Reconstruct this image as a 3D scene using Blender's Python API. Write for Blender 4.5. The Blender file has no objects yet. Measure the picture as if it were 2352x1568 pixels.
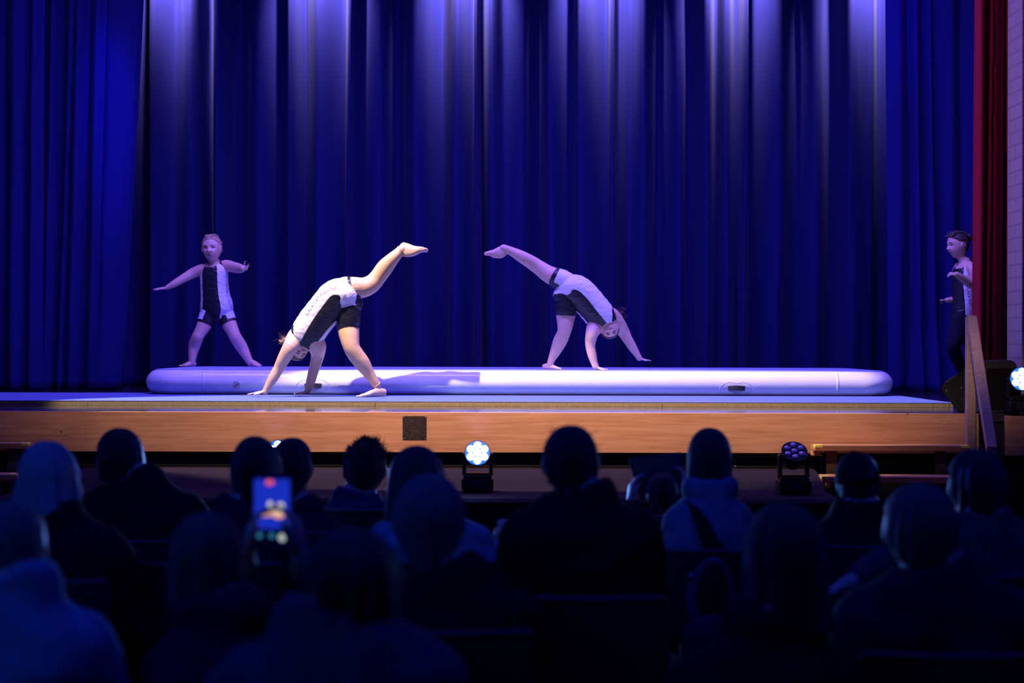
import bpy, bmesh, math, random
import numpy as np
from mathutils import Vector, Matrix, Quaternion, noise
from mathutils.bvhtree import BVHTree
from math import pi, sin, cos, radians as RAD
random.seed(7)
SC = bpy.context.scene
COL = SC.collection
F = 3480.0                                   # focal length in pixels of the 2352 px frame
CAM = Vector((0, 0, 1.535))
# ---------------------------------------------------------------- camera
cam_d = bpy.data.cameras.new('camera'); cam = bpy.data.objects.new('camera', cam_d); COL.objects.link(cam)
cam_d.sensor_width = 36; cam_d.lens = F * 36 / 2352
CR = (Matrix.Rotation(RAD(90) + 6 / F, 3, 'X') @ Matrix.Rotation(RAD(0.15), 3, 'Z'))
cam.matrix_world = Matrix.Translation(CAM) @ CR.to_4x4()
cam_d.clip_start = .1; cam_d.clip_end = 100
cam_d.dof.use_dof = True; cam_d.dof.focus_distance = 12.3; cam_d.dof.aperture_fstop = 2.2  # wide open
SC.camera = cam
# ---------------------------------------------------------------- world, exposure
w = bpy.data.worlds.new('world'); SC.world = w; w.use_nodes = True
w.node_tree.nodes['Background'].inputs[0].default_value = (.006, .008, .1, 1)
w.node_tree.nodes['Background'].inputs[1].default_value = .04
SC.view_settings.view_transform = 'Standard'; SC.view_settings.look = 'None'
SC.view_settings.exposure = 0; SC.view_settings.gamma = 1; SC.view_settings.use_curve_mapping = False

# ---------------------------------------------------------------- lights
def aim(o, tgt):
    o.rotation_mode = 'QUATERNION'
    o.rotation_quaternion = (Vector(tgt) - Vector(o.location)).to_track_quat('-Z', 'Y')
def spot(loc, tgt, energy, color, size, blend=.5, radius=.08, sx=1, sy=1, spec=1):
    d = bpy.data.lights.new('spot_lamp', 'SPOT'); d.energy = energy; d.color = color
    d.spot_size = RAD(size); d.spot_blend = blend; d.shadow_soft_size = radius; d.specular_factor = spec
    o = bpy.data.objects.new('spot_lamp', d); COL.objects.link(o); o.location = loc; aim(o, tgt); o.scale = (sx, sy, 1); return o
def area(loc, tgt, energy, color, sx, sy, spread=180):
    d = bpy.data.lights.new('area_lamp', 'AREA'); d.energy = energy; d.color = color
    d.shape = 'RECTANGLE'; d.size = sx; d.size_y = sy; d.spread = RAD(spread)
    o = bpy.data.objects.new('area_lamp', d); COL.objects.link(o); o.location = loc; aim(o, tgt); return o
BLUE = (.03, .04, 1.0); VIO = (.20, .13, 1.0); WARM = (1.0, .70, .42)
# stage wash: violet from the batten above the front of the stage
area((0, 11.3, 6.6), (0, 13.2, 1.2), 560, VIO, 7.5, .4, 130)
# deep blue battens washing the back curtain
area((0, 13.0, 6.9), (0, 16.2, 2.4), 14, (.002, .003, 1.0), 8, .3, 110)
# small lamps hanging close in front of the back curtain: bright scallops at the top of the frame
for x in (-3.62, -2.03, -.51, .93, 2.33, 3.78):
    spot((x, 15.50, 6.05), (x, 16.0, 5.5), 1000, (1.0, .75, 1.0), 68, 1.0, .04)
# side blue lamps on the legs
spot((-2.2, 12.2, 5.8), (-4.05, 14.9, 3.6), 900, (.008, .012, 1), 17, .9, .1, .7, 1.9)
spot((2.6, 12.4, 6.4), (3.75, 14.7, 4.9), 330, (.008, .012, 1), 24, 1, .1, .7, 1.5)
# violet rim from stage right behind
spot((3.2, 14.6, 6.2), (-.6, 12.2, 1.5), 260, (.5, .25, 1.0), 50, .6, .15)
# front of house warm wash on the stage front
spot((.5, 3.0, 6.0), (.15, 10.3, 1.08), 3900, (1, .63, .43), 34, 1.0, .15, 1.5, .285)
# warm profile lamp on the front cartwheel and the side of the track
key = spot((-2.6, 9.95, 6.9), (-2.6 + .38 * 5, 9.95 + .195 * 5, 1.9), 4000, (1.0, .80, .62), 57, .10, .05, .50, 1.0)
kz = -Vector((.38, .195, -1)).normalized(); kx = (Vector((0, 1, 0)) - kz * kz.y).normalized(); ky = kz.cross(kx)
key.rotation_quaternion = Matrix((kx, ky, kz)).transposed().to_quaternion()
# added violet pink fill spot, brightens the red curtain and the brick reveal
spot((-1.5, 8.0, 5.2), (3.45, 10.75, 3.2), 260, (.75, .35, 1.0), 30, 1.0, .1)
# added dim blue area lamps standing in for spill over the audience
area((0, 3.8, 5.2), (0, 4.2, 0), 85, (.01, .03, 1.0), 7, 5)
area((-3.2, .8, 3.2), (-.6, 4.5, .9), 22, (.01, .10, 1.0), 1.5, 1.5)

# ---------------------------------------------------------------- helpers
def P(px, py, D):
    d = CR @ Vector(((px - 1176) / F, -(py - 784) / F, -1))
    return CAM + d * (D / d.y)
def S(D): return F / D
def X(px, D): return (px - 1176) / F * D
MATS = {}
def mat(name, col, rough=.6, metal=0, spec=.5, emit=None, es=0, noise_s=0, noise_a=.15, bump=0, bump_s=40, sheen=0, stretch=(1, 1, 1), alpha=1, trans=0, ior=1.45):
    if name in MATS: return MATS[name]
    m = bpy.data.materials.new(name); m.use_nodes = True; nt = m.node_tree; b = nt.nodes['Principled BSDF']
    b.inputs['Base Color'].default_value = (*col, 1); b.inputs['Roughness'].default_value = rough
    b.inputs['Metallic'].default_value = metal; b.inputs['Specular IOR Level'].default_value = spec
    b.inputs['IOR'].default_value = ior
    if sheen: b.inputs['Sheen Weight'].default_value = sheen; b.inputs['Sheen Roughness'].default_value = .4
    if trans: b.inputs['Transmission Weight'].default_value = trans
    if emit: b.inputs['Emission Color'].default_value = (*emit, 1); b.inputs['Emission Strength'].default_value = es
    tc = nt.nodes.new('ShaderNodeTexCoord'); mp = nt.nodes.new('ShaderNodeMapping'); mp.inputs['Scale'].default_value = stretch
    nt.links.new(tc.outputs['Object'], mp.inputs['Vector'])
    if noise_s:
        n = nt.nodes.new('ShaderNodeTexNoise'); n.inputs['Scale'].default_value = noise_s; n.inputs['Detail'].default_value = 6
        nt.links.new(mp.outputs[0], n.inputs['Vector'])
        r = nt.nodes.new('ShaderNodeMapRange'); r.inputs[3].default_value = 1 - noise_a; r.inputs[4].default_value = 1 + noise_a
        r.inputs[1].default_value = .3; r.inputs[2].default_value = .7
        nt.links.new(n.outputs['Fac'], r.inputs[0])
        v = nt.nodes.new('ShaderNodeVectorMath'); v.operation = 'SCALE'; v.inputs[0].default_value = col
        nt.links.new(r.outputs[0], v.inputs['Scale']); nt.links.new(v.outputs[0], b.inputs['Base Color'])
    if bump:
        n = nt.nodes.new('ShaderNodeTexNoise'); n.inputs['Scale'].default_value = bump_s; n.inputs['Detail'].default_value = 5
        nt.links.new(mp.outputs[0], n.inputs['Vector'])
        bp = nt.nodes.new('ShaderNodeBump'); bp.inputs['Strength'].default_value = bump; bp.inputs['Distance'].default_value = .01
        nt.links.new(n.outputs['Fac'], bp.inputs['Height']); nt.links.new(bp.outputs[0], b.inputs['Normal'])
    MATS[name] = m; return m

def tag(o, label=None, cat=None, group=None, kind=None):
    if label: o['label'] = label
    if cat: o['category'] = cat
    if group: o['group'] = group
    if kind: o['kind'] = kind
    return o
ROOT = {}
def thing(name, label, cat, loc, group=None):
    o = bpy.data.objects.new(name, None); COL.objects.link(o); o.location = loc; o.empty_display_size = .1
    ROOT[o.name] = Vector(loc); tag(o, label, cat, group); return o
def link(name, me, mats, parent=None, smooth=True, origin=None):
    """mesh given in world coordinates"""
    o = bpy.data.objects.new(name, me); COL.objects.link(o)
    if parent is not None:
        L = ROOT[parent.name]; o.parent = parent
    else:
        if origin is None:
            co = np.empty(len(me.vertices) * 3); me.vertices.foreach_get('co', co); co = co.reshape(-1, 3)
            origin = Vector(((co[:, 0].min() + co[:, 0].max()) / 2, (co[:, 1].min() + co[:, 1].max()) / 2, co[:, 2].min()))
        L = Vector(origin); o.location = L
    me.transform(Matrix.Translation(-L)); ROOT[o.name] = L
    for m in (mats if isinstance(mats, (list, tuple)) else [mats]): me.materials.append(m)
    if smooth:
        me.polygons.foreach_set('use_smooth', [True] * len(me.polygons))
    me.update(); return o
def obj(name, bm, mats, parent=None, smooth=False, autos=None):
    bmesh.ops.recalc_face_normals(bm, faces=bm.faces)
    me = bpy.data.meshes.new(name); bm.to_mesh(me); bm.free()
    o = link(name, me, mats, parent, smooth)
    if autos:
        try:
            me.set_sharp_from_angle(angle=RAD(autos))
        except Exception: pass
    return o
def box(bm, lo, hi, bev=0, mi=0, M=None):
    lo = Vector(lo); hi = Vector(hi); c = (lo + hi) / 2; s = hi - lo
    T = Matrix.Translation(c) @ Matrix.Diagonal((s.x, s.y, s.z, 1))
    if M: T = M @ T
    r = bmesh.ops.create_cube(bm, size=1, matrix=T); vs = r['verts']
    fs = {f for v in vs for f in v.link_faces}
    for f in fs: f.material_index = mi
    if bev:
        es = {e for v in vs for e in v.link_edges}
        bmesh.ops.bevel(bm, geom=list(es), offset=bev, segments=2, profile=.6, affect='EDGES')
    return vs
def cyl(bm, a, b, r1, r2=None, n=20, mi=0, cap=True):
    a = Vector(a); b = Vector(b); r2 = r1 if r2 is None else r2; d = b - a
    q = d.to_track_quat('Z', 'Y').to_matrix().to_4x4()
    r = bmesh.ops.create_cone(bm, cap_ends=cap, segments=n, radius1=r1, radius2=r2, depth=d.length, matrix=Matrix.Translation((a + b) / 2) @ q)
    for f in {f for v in r['verts'] for f in v.link_faces}: f.material_index = mi
    return r['verts']
def ell(bm, c, R, rad, u=20, v=14, mi=0):
    M = Matrix.Translation(c) @ (R.to_4x4() if R is not None else Matrix()) @ Matrix.Diagonal((*rad, 1))
    r = bmesh.ops.create_uvsphere(bm, u_segments=u, v_segments=v, radius=1, matrix=M)
    for f in {f for v_ in r['verts'] for f in v_.link_faces}: f.material_index = mi
def prism(bm, poly, vec, mi=0):
    """poly: list of 3D points, extruded by vec"""
    a = [bm.verts.new(p) for p in poly]; b = [bm.verts.new(Vector(p) + Vector(vec)) for p in poly]
    n = len(a); fs = [bm.faces.new(a[::-1]), bm.faces.new(b)]
    for i in range(n): fs.append(bm.faces.new([a[i], a[(i + 1) % n], b[(i + 1) % n], b[i]]))
    for f in fs: f.material_index = mi
def crom(pts, n):
    """Catmull-Rom through rows of an array; n samples per span"""
    A = np.asarray(pts, float)
    if len(A) == 1: return A
    E = np.vstack([2 * A[0] - A[1], A, 2 * A[-1] - A[-2]]); out = []
    for i in range(1, len(A)):
        p0, p1, p2, p3 = E[i - 1], E[i], E[i + 1], E[i + 2]
        for k in range(n):
            t = k / n
            out.append(.5 * ((2 * p1) + (-p0 + p2) * t + (2 * p0 - 5 * p1 + 4 * p2 - p3) * t * t + (-p0 + 3 * p1 - 3 * p2 + p3) * t ** 3))
    out.append(A[-1]); return np.array(out)
def frames(C, side):
    C = np.asarray(C); T = np.gradient(C, axis=0); T /= np.linalg.norm(T, axis=1)[:, None] + 1e-12
    A = []; a = None
    for i, t in enumerate(T):
        if side is not None:
            s = side[i] if np.ndim(side) == 2 else np.asarray(side, float)
        else:
            s = a if a is not None else (np.array([1., 0, 0]) if abs(t[0]) < .8 else np.array([0, 1., 0]))
        a = s - t * s.dot(t); a /= np.linalg.norm(a) + 1e-12; A.append(a)
    A = np.array(A); return T, A, np.cross(T, A)
def tube(bm, C, ra, rb=None, side=None, n=18, pw=2.0, cap=True, mi=0):
    C = np.asarray(C, float); ra = np.broadcast_to(np.asarray(ra, float), (len(C),)); rb = ra if rb is None else np.broadcast_to(np.asarray(rb, float), (len(C),))
    T, A, B = frames(C, side)
    rings = []
    if cap:
        for k in (3, 2, 1):
            th = k / 3.4 * pi / 2; rings.append((C[0] - T[0] * min(ra[0], rb[0]) * sin(th), A[0], B[0], ra[0] * cos(th), rb[0] * cos(th)))
    for i in range(len(C)): rings.append((C[i], A[i], B[i], ra[i], rb[i]))
    if cap:
        for k in (1, 2, 3):
            th = k / 3.4 * pi / 2; rings.append((C[-1] + T[-1] * min(ra[-1], rb[-1]) * sin(th), A[-1], B[-1], ra[-1] * cos(th), rb[-1] * cos(th)))
    vr = []
    for c, a, b, x, y in rings:
        row = []
        for j in range(n):
            th = 2 * pi * j / n; cc, ss = cos(th), sin(th)
            if pw != 2: cc = math.copysign(abs(cc) ** (2 / pw), cc); ss = math.copysign(abs(ss) ** (2 / pw), ss)
            row.append(bm.verts.new(c + a * x * cc + b * y * ss))
        vr.append(row)
    for i in range(len(vr) - 1):
        for j in range(n):
            f = bm.faces.new([vr[i][j], vr[i][(j + 1) % n], vr[i + 1][(j + 1) % n], vr[i + 1][j]]); f.material_index = mi
    f = bm.faces.new(vr[0][::-1]); f.material_index = mi
    f = bm.faces.new(vr[-1]); f.material_index = mi
def nrm(v): return Vector(v).normalized()
def basis(fwd, up):
    """columns: right-hand side of the head, forward, up"""
    y = nrm(fwd); x = y.cross(Vector(up)).normalized(); z = x.cross(y); return Matrix((x, y, z)).transposed()

# ================================================================ setting
ZS, ZM, ZT = 1.08, 1.115, 1.315             # stage floor, mat top, track top
M_black = mat('black_paint', (.008, .008, .01), .6)
M_metal_b = mat('black_metal', (.012, .012, .015), .4, .3)
def struct(name, bm, m, **k):
    o = obj(name, bm, m, **k); o['kind'] = 'structure'; return o
bm = bmesh.new(); box(bm, (-7, -2, -.1), (7, 10.2, 0)); struct('floor_hall', bm, mat('hall_floor', (.03, .025, .02), .4, noise_s=6))
bm = bmesh.new(); box(bm, (-7, -2.2, 0), (-6.8, 17.2, 7.6)); struct('wall_left', bm, mat('dark_wall', (.05, .05, .055), .9, noise_s=3))
bm = bmesh.new(); box(bm, (6.8, -2.2, 0), (7, 17.2, 7.6)); struct('wall_right', bm, mat('dark_wall', (.05, .05, .055), .9))
bm = bmesh.new(); box(bm, (-6.8, -2.2, 0), (6.8, -2, 7.6)); struct('wall_rear', bm, mat('dark_wall', (.05, .05, .055), .9))
bm = bmesh.new(); box(bm, (-6.8, 17, 0), (6.8, 17.2, 7.6)); struct('wall_back', bm, mat('dark_wall', (.05, .05, .055), .9))
bm = bmesh.new(); box(bm, (-7, -2.2, 7.6), (7, 17.2, 7.75)); struct('ceiling', bm, mat('dark_ceiling', (.02, .02, .025), .9))

# stage floor: dark polished boards
def stage_mat():
    m = bpy.data.materials.new('stage_boards'); m.use_nodes = True; nt = m.node_tree; b = nt.nodes['Principled BSDF']
    tc = nt.nodes.new('ShaderNodeTexCoord'); mp = nt.nodes.new('ShaderNodeMapping'); mp.inputs['Scale'].default_value = (1, 14, 1)
    n = nt.nodes.new('ShaderNodeTexNoise'); n.inputs['Scale'].default_value = 2.2; n.inputs['Detail'].default_value = 8
    nt.links.new(tc.outputs['Object'], mp.inputs[0]); nt.links.new(mp.outputs[0], n.inputs['Vector'])
    r = nt.nodes.new('ShaderNodeValToRGB'); r.color_ramp.elements[0].color = (.02, .017, .022, 1); r.color_ramp.elements[1].color = (.07, .055, .055, 1)
    r.color_ramp.elements[0].position = .35; r.color_ramp.elements[1].position = .7
    nt.links.new(n.outputs['Fac'], r.inputs[0]); nt.links.new(r.outputs[0], b.inputs['Base Color'])
    rr = nt.nodes.new('ShaderNodeMapRange'); rr.inputs[3].default_value = .07; rr.inputs[4].default_value = .17
    nt.links.new(n.outputs['Fac'], rr.inputs[0]); nt.links.new(rr.outputs[0], b.inputs['Roughness'])
    b.inputs['Coat Weight'].default_value = .6; b.inputs['Coat Roughness'].default_value = .08
    return m
bm = bmesh.new(); box(bm, (-6.8, 10.06, ZS - .05), (6.8, 17, ZS)); struct('floor_stage', bm, stage_mat())

def wood_mat(name, c0, c1, sx=1.2, knots=True, rough=.45):
    m = bpy.data.materials.new(name); m.use_nodes = True; nt = m.node_tree; b = nt.nodes['Principled BSDF']; b.inputs['Roughness'].default_value = rough
    tc = nt.nodes.new('ShaderNodeTexCoord'); mp = nt.nodes.new('ShaderNodeMapping'); mp.inputs['Scale'].default_value = (sx, 20, 26)
    n = nt.nodes.new('ShaderNodeTexNoise'); n.inputs['Scale'].default_value = 2; n.inputs['Detail'].default_value = 9; n.inputs['Roughness'].default_value = .65
    nt.links.new(tc.outputs['Object'], mp.inputs[0]); nt.links.new(mp.outputs[0], n.inputs['Vector'])
    r = nt.nodes.new('ShaderNodeValToRGB'); r.color_ramp.elements[0].color = (*c0, 1); r.color_ramp.elements[1].color = (*c1, 1)
    r.color_ramp.elements[0].position = .3; r.color_ramp.elements[1].position = .62
    nt.links.new(n.outputs['Fac'], r.inputs[0]); out = r.outputs[0]
    # broad blotches
    n2 = nt.nodes.new('ShaderNodeTexNoise'); n2.inputs['Scale'].default_value = 1.6; n2.inputs['Detail'].default_value = 3
    nt.links.new(tc.outputs['Object'], n2.inputs['Vector'])
    mr = nt.nodes.new('ShaderNodeMapRange'); mr.inputs[1].default_value = .3; mr.inputs[2].default_value = .7; mr.inputs[3].default_value = .86; mr.inputs[4].default_value = 1.08
    nt.links.new(n2.outputs['Fac'], mr.inputs[0])
    vm = nt.nodes.new('ShaderNodeVectorMath'); vm.operation = 'SCALE'; nt.links.new(out, vm.inputs[0]); nt.links.new(mr.outputs[0], vm.inputs['Scale']); out = vm.outputs[0]
    if knots:
        mp2 = nt.nodes.new('ShaderNodeMapping'); mp2.inputs['Scale'].default_value = (3.2, 1, 5.5)
        vo = nt.nodes.new('ShaderNodeTexVoronoi'); vo.inputs['Scale'].default_value = 1.35; vo.inputs['Randomness'].default_value = 1
        nt.links.new(tc.outputs['Object'], mp2.inputs[0]); nt.links.new(mp2.outputs[0], vo.inputs['Vector'])
        kr = nt.nodes.new('ShaderNodeMapRange'); kr.inputs[1].default_value = .02; kr.inputs[2].default_value = .06; kr.inputs[3].default_value = .25; kr.inputs[4].default_value = 1
        nt.links.new(vo.outputs['Distance'], kr.inputs[0])
        v2 = nt.nodes.new('ShaderNodeVectorMath'); v2.operation = 'SCALE'; nt.links.new(out, v2.inputs[0]); nt.links.new(kr.outputs[0], v2.inputs['Scale']); out = v2.outputs[0]
    nt.links.new(out, b.inputs['Base Color'])
    bp = nt.nodes.new('ShaderNodeBump'); bp.inputs['Strength'].default_value = .12; bp.inputs['Distance'].default_value = .004
    nt.links.new(n.outputs['Fac'], bp.inputs['Height']); nt.links.new(bp.outputs[0], b.inputs['Normal'])
    return m
M_fascia = wood_mat('fascia_plywood', (.42, .20, .10), (.60, .325, .19))
M_step = wood_mat('step_timber', (.36, .14, .055), (.52, .24, .10), 2, False)
M_rail = wood_mat('rail_timber', (.34, .22, .17), (.46, .32, .26), 14, False)
bm = bmesh.new(); box(bm, (-6.8, 10.03, ZS - .262), (X(2249, 10.03), 10.06, ZS + .002), .002); o = struct('trim_stage_front', bm, M_fascia)
bm = bmesh.new(); box(bm, (X(2310, 10.03), 10.03, ZS - .275), (6.8, 10.06, ZS - .012), .002); struct('trim_stage_right', bm, M_fascia)
# recessed panels under the stage with pale outline strips
bm = bmesh.new(); box(bm, (-6.8, 10.16, 0), (6.8, 10.2, ZS - .05)); struct('wall_understage', bm, M_black)
bm = bmesh.new(); box(bm, (X(2249, 10.05), 10.08, .3), (X(2310, 10.05), 10.1, ZS - .02)); struct('trim_recess', bm, mat('navy_cloth', (.01, .011, .02), .8))
M_line = mat('chalk_line', (.30, .29, .27), .8)
bm = bmesh.new(); D = 10.155
for (x0, x1, y) in ((1688, 1886, 1048),):
    a = P(x0, y, D); b = P(x1, y, D); box(bm, (a.x, D, a.z - .003), (b.x, D + .006, a.z + .003))
for (x, y0, y1) in ((1689, 1048, 1085), (1885, 1048, 1160), (1916, 1095, 1160)):
    a = P(x, y0, D); b = P(x, y1, D); box(bm, (a.x - .003, D, b.z), (a.x + .003, D + .006, a.z))
o = struct('trim_hatch_outline', bm, M_line)

# proscenium brick reveal at the right
def brick_mat():
    m = bpy.data.materials.new('painted_brick'); m.use_nodes = True; nt = m.node_tree; b = nt.nodes['Principled BSDF']; b.inputs['Roughness'].default_value = .75
    tc = nt.nodes.new('ShaderNodeTexCoord')
    sx = nt.nodes.new('ShaderNodeSeparateXYZ'); nt.links.new(tc.outputs['Object'], sx.inputs[0])
    ad = nt.nodes.new('ShaderNodeMath'); ad.operation = 'ADD'; nt.links.new(sx.outputs[0], ad.inputs[0]); nt.links.new(sx.outputs[1], ad.inputs[1])
    cb = nt.nodes.new('ShaderNodeCombineXYZ'); nt.links.new(ad.outputs[0], cb.inputs[0]); nt.links.new(sx.outputs[2], cb.inputs[1])
    br = nt.nodes.new('ShaderNodeTexBrick'); br.inputs['Scale'].default_value = 1
    br.inputs['Brick Width'].default_value = .24; br.inputs['Row Height'].default_value = .092; br.inputs['Mortar Size'].default_value = .007
    br.inputs['Color1'].default_value = (.42, .33, .30, 1); br.inputs['Color2'].default_value = (.46, .36, .33, 1); br.inputs['Mortar'].default_value = (.34, .27, .25, 1)
    nt.links.new(cb.outputs[0], br.inputs['Vector']); nt.links.new(br.outputs['Color'], b.inputs['Base Color'])
    bp = nt.nodes.new('ShaderNodeBump'); bp.inputs['Strength'].default_value = .5; bp.inputs['Distance'].default_value = -.008
    nt.links.new(br.outputs['Fac'], bp.inputs['Height']); nt.links.new(bp.outputs[0], b.inputs['Normal'])
    return m
xb = X(2347, 10.35)
bm = bmesh.new(); box(bm, (xb, 10.35, ZS), (6.8, 10.66, 7.6), .004); struct('wall_proscenium', bm, brick_mat())
bm = bmesh.new(); box(bm, (-6.8, 10.35, ZS), (-4.5, 10.66, 7.6), .004); struct('wall_proscenium_left', bm, brick_mat())

# ---------------------------------------------------------------- curtains
def velvet(name, col, sheen=.3, rough=.8):
    m = mat(name, col, rough, 0, .25, noise_s=220, noise_a=.25, bump=.12, bump_s=300, sheen=0)
    b = m.node_tree.nodes['Principled BSDF']; b.inputs['Sheen Weight'].default_value = sheen; b.inputs['Sheen Roughness'].default_value = .5
    b.inputs['Sheen Tint'].default_value = (.6, .65, 1, 1)
    return m
def curtain(name, knots, D, z0, z1, m, label, cat='curtain', group=None, sway=None, rough=.02, seed=1, nz=60, dx=.012, hemw=0, flare=0):
    """knots: (x metres, depth offset) with ridges negative (towards the room) and valleys positive"""
    rnd = random.Random(seed); ks = sorted(knots); xs = np.array([k[0] for k in ks]); ds = np.array([k[1] for k in ks])
    drift = np.array([rnd.uniform(-1, 1) for _ in ks]); drift2 = np.array([rnd.uniform(-1, 1) for _ in ks])
    n = int((xs[-1] - xs[0]) / dx) + 1; U = np.linspace(0, 1, n); bm = bmesh.new(); rows = []
    for iz in range(nz + 1):
        t = iz / nz; z = z0 + (z1 - z0) * t
        kx = xs + (drift * .035 * sin(t * 2.2 + .3) + drift2 * .02 * cos(t * 4.1)); kx[0] = xs[0]; kx[-1] = xs[-1]
        kx = np.maximum.accumulate(kx + np.arange(len(kx)) * 1e-5)
        if sway: kx = kx + np.array([sway(t, u) for u in (xs - xs[0]) / (xs[-1] - xs[0])])
        kd = ds * (1 + .22 * drift2 * (1 - t) + .12 * drift * sin(3 * t))
        x = kx[0] + (kx[-1] - kx[0]) * U
        i = np.clip(np.searchsorted(kx, x, side='right') - 1, 0, len(kx) - 2)
        f = (x - kx[i]) / np.maximum(kx[i + 1] - kx[i], 1e-6); f = np.clip(f, 0, 1)
        s = .5 - .5 * np.cos(pi * f); d = kd[i] * (1 - s) + kd[i + 1] * s
        row = []
        for j in range(n):
            wob = noise.noise(Vector((x[j] * 3.1, z * .55, seed * 3.7))) * rough + noise.noise(Vector((x[j] * 11, z * 1.1, seed))) * rough * .25
            hz = 0
            if iz == 0 and hemw: hz = noise.noise(Vector((x[j] * 4, 1, seed))) * hemw
            fl = flare * max(0, .12 - t) * (noise.noise(Vector((x[j] * 2.3, 5, seed))) + .3) * 8
            row.append(bm.verts.new((x[j], D + d[j] + wob - max(0, fl), z + max(0, hz))))
        rows.append(row)
    for a in range(nz):
        for j in range(n - 1): bm.faces.new([rows[a][j], rows[a][j + 1], rows[a + 1][j + 1], rows[a + 1][j]])
    me = bpy.data.meshes.new(name); bm.to_mesh(me); bm.free()
    o = link(name, me, m); sm = o.modifiers.new('thick', 'SOLIDIFY'); sm.thickness = .006; sm.offset = 1
    tag(o, label, cat, group); return o
M_vb = velvet('blue_velvet', (.003, .004, .085), .06)
M_vl = velvet('blue_leg_velvet', (.0025, .0035, .105), .04)
M_vr = velvet('red_velvet', (.34, .007, .028), .04)
DB = 16.1
kn = [(250, .1), (285, -.05), (330, .12), (356, -.09), (400, .02), (440, -.05), (474, .10), (500, -.10), (548, .12), (600, -.03), (648, .10), (668, -.08), (694, .06), (738, -.08), (790, .03), (801, -.11), (812, .10), (866, -.04), (905, .11),
      (962, -.07), (1022, .12), (1045, -.08), (1078, .03), (1096, -.11), (1110, .07), (1130, -.06), (1165, .02), (1200, -.02), (1232, .12), (1262, -.07), (1318, .04), (1330, -.10), (1398, .06), (1404, -.05), (1428, .1), (1452, .03), (1470, -.06), (1515, .11), (1555, -.02),
      (1590, .08), (1612, -.09), (1640, .04), (1668, -.08), (1694, .05), (1703, -.11), (1722, .1), (1775, -.05), (1832, .12), (1868, -.01), (1915, .12), (1950, -.08), (1996, -.02), (2020, .1), (2060, -.04), (2120, .1), (2300, 0)]
curtain('backdrop_curtain', [(X(a, DB), d * 1.7) for a, d in kn], DB, ZS + .004, 6.9, M_vb, 'wide dark blue pleated curtain hanging across the back of the stage', nz=70, dx=.011, rough=.05)
# left leg: three drapes hanging one behind the other
def kk(lst, D): return [(X(a, D), d) for a, d in lst]
DL = 14.9
curtain('leg_curtain', kk([(205, .05), (232, -.05), (262, -.09), (318, -.03), (331, .07)], DL), DL, ZS + .004, 6.6, M_vl, 'bright royal blue stage leg curtain with slanting edge, left of the standing girl', sway=lambda t, u: (-.06 - .17 * u) * (1 - t) ** 1.3 + .02 * (t) , seed=3, rough=.03, hemw=.02, flare=.2)
curtain('leg_curtain', kk([(60, .04), (82, -.07), (100, .07), (118, -.06), (140, .08), (160, -.04), (172, .06), (188, -.06), (204, .06), (232, -.03), (250, .05)], 14.55), 14.55, ZS + .004, 6.6, M_vl, 'dark blue narrow-pleated leg curtain beside the bright royal blue one at left', sway=lambda t, u: (-.03 - .1 * u) * (1 - t), seed=5, rough=.03, hemw=.02, flare=.1)
curtain('leg_curtain', kk([(-160, .0), (-110, -.07), (-60, .07), (-20, -.06), (12, .07), (34, -.05), (58, .07), (76, -.04), (96, .05)], 14.2), 14.2, ZS + .004, 6.6, M_vl, 'near-black blue leg curtain at the far left edge of the stage', seed=8, rough=.03, hemw=.02)
DR = 14.7
curtain('leg_curtain', kk([(2025, -.04), (2052, -.08), (2078, .03), (2098, -.07), (2112, .07), (2132, -.05), (2150, .06), (2180, -.03), (2205, .06), (2240, -.02), (2330, .05)], DR), DR, ZS + .004, 6.6, M_vl, 'blue stage leg curtain with straight vertical edge behind the girl in the wings', sway=lambda t, u: .06 * (1 - t) * (1 - u), seed=11, rough=.03, hemw=.03, flare=.3)
curtain('house_curtain', kk([(2233, .02), (2242, -.05), (2254, .03), (2262, -.045), (2272, .075), (2282, -.04), (2294, -.02), (2305, .08), (2312, -.03), (2322, .02)], 10.8), 10.8, ZS + .004, 6.9, M_vr, 'red pleated house curtain gathered against the brick wall', sway=lambda t, u: .0 + .035 * (t) * (1 - u) , seed=14, rough=.012, dx=.005, nz=50)

# ---------------------------------------------------------------- mats and track
M_matc = mat('mat_carpet', (.10, .15, .38), .95, noise_s=60, noise_a=.18, bump=.3, bump_s=200)
M_foam = mat('mat_foam_edge', (.30, .24, .13), .9, noise_s=50, noise_a=.2)
DMf = 11.08; edges = [-5.2, -3.1, -1.0, 1.1, 3.2, X(2190, DMf)]
for i in range(5):
    a, b = edges[i] + .002, edges[i + 1] - .002
    y1 = (12.85, 14.3, 14.3, 14.3, 12.65)[i]
    lab = ['blue carpet topped foam mat lying furthest left on the stage', 'blue foam mat under the left end of the inflatable track and the cartwheeling hands', 'blue foam mat in front of the middle of the track, above the plaque',
           'blue foam mat under the right half of the inflatable track', 'blue foam mat at the right end beside the floor monitor'][i]
    t = thing('gym_mat', lab, 'mat', ((a + b) / 2, DMf, ZS), 'blue gym mats laid side by side')
    bm = bmesh.new(); box(bm, (a, DMf, ZS + .001), (b, y1, ZM - .006)); obj('foam_core', bm, M_foam, t)
    bm = bmesh.new(); box(bm, (a, DMf - .001, ZM - .0055), (b, y1, ZM), .002); obj('carpet_top', bm, M_matc, t)

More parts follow.
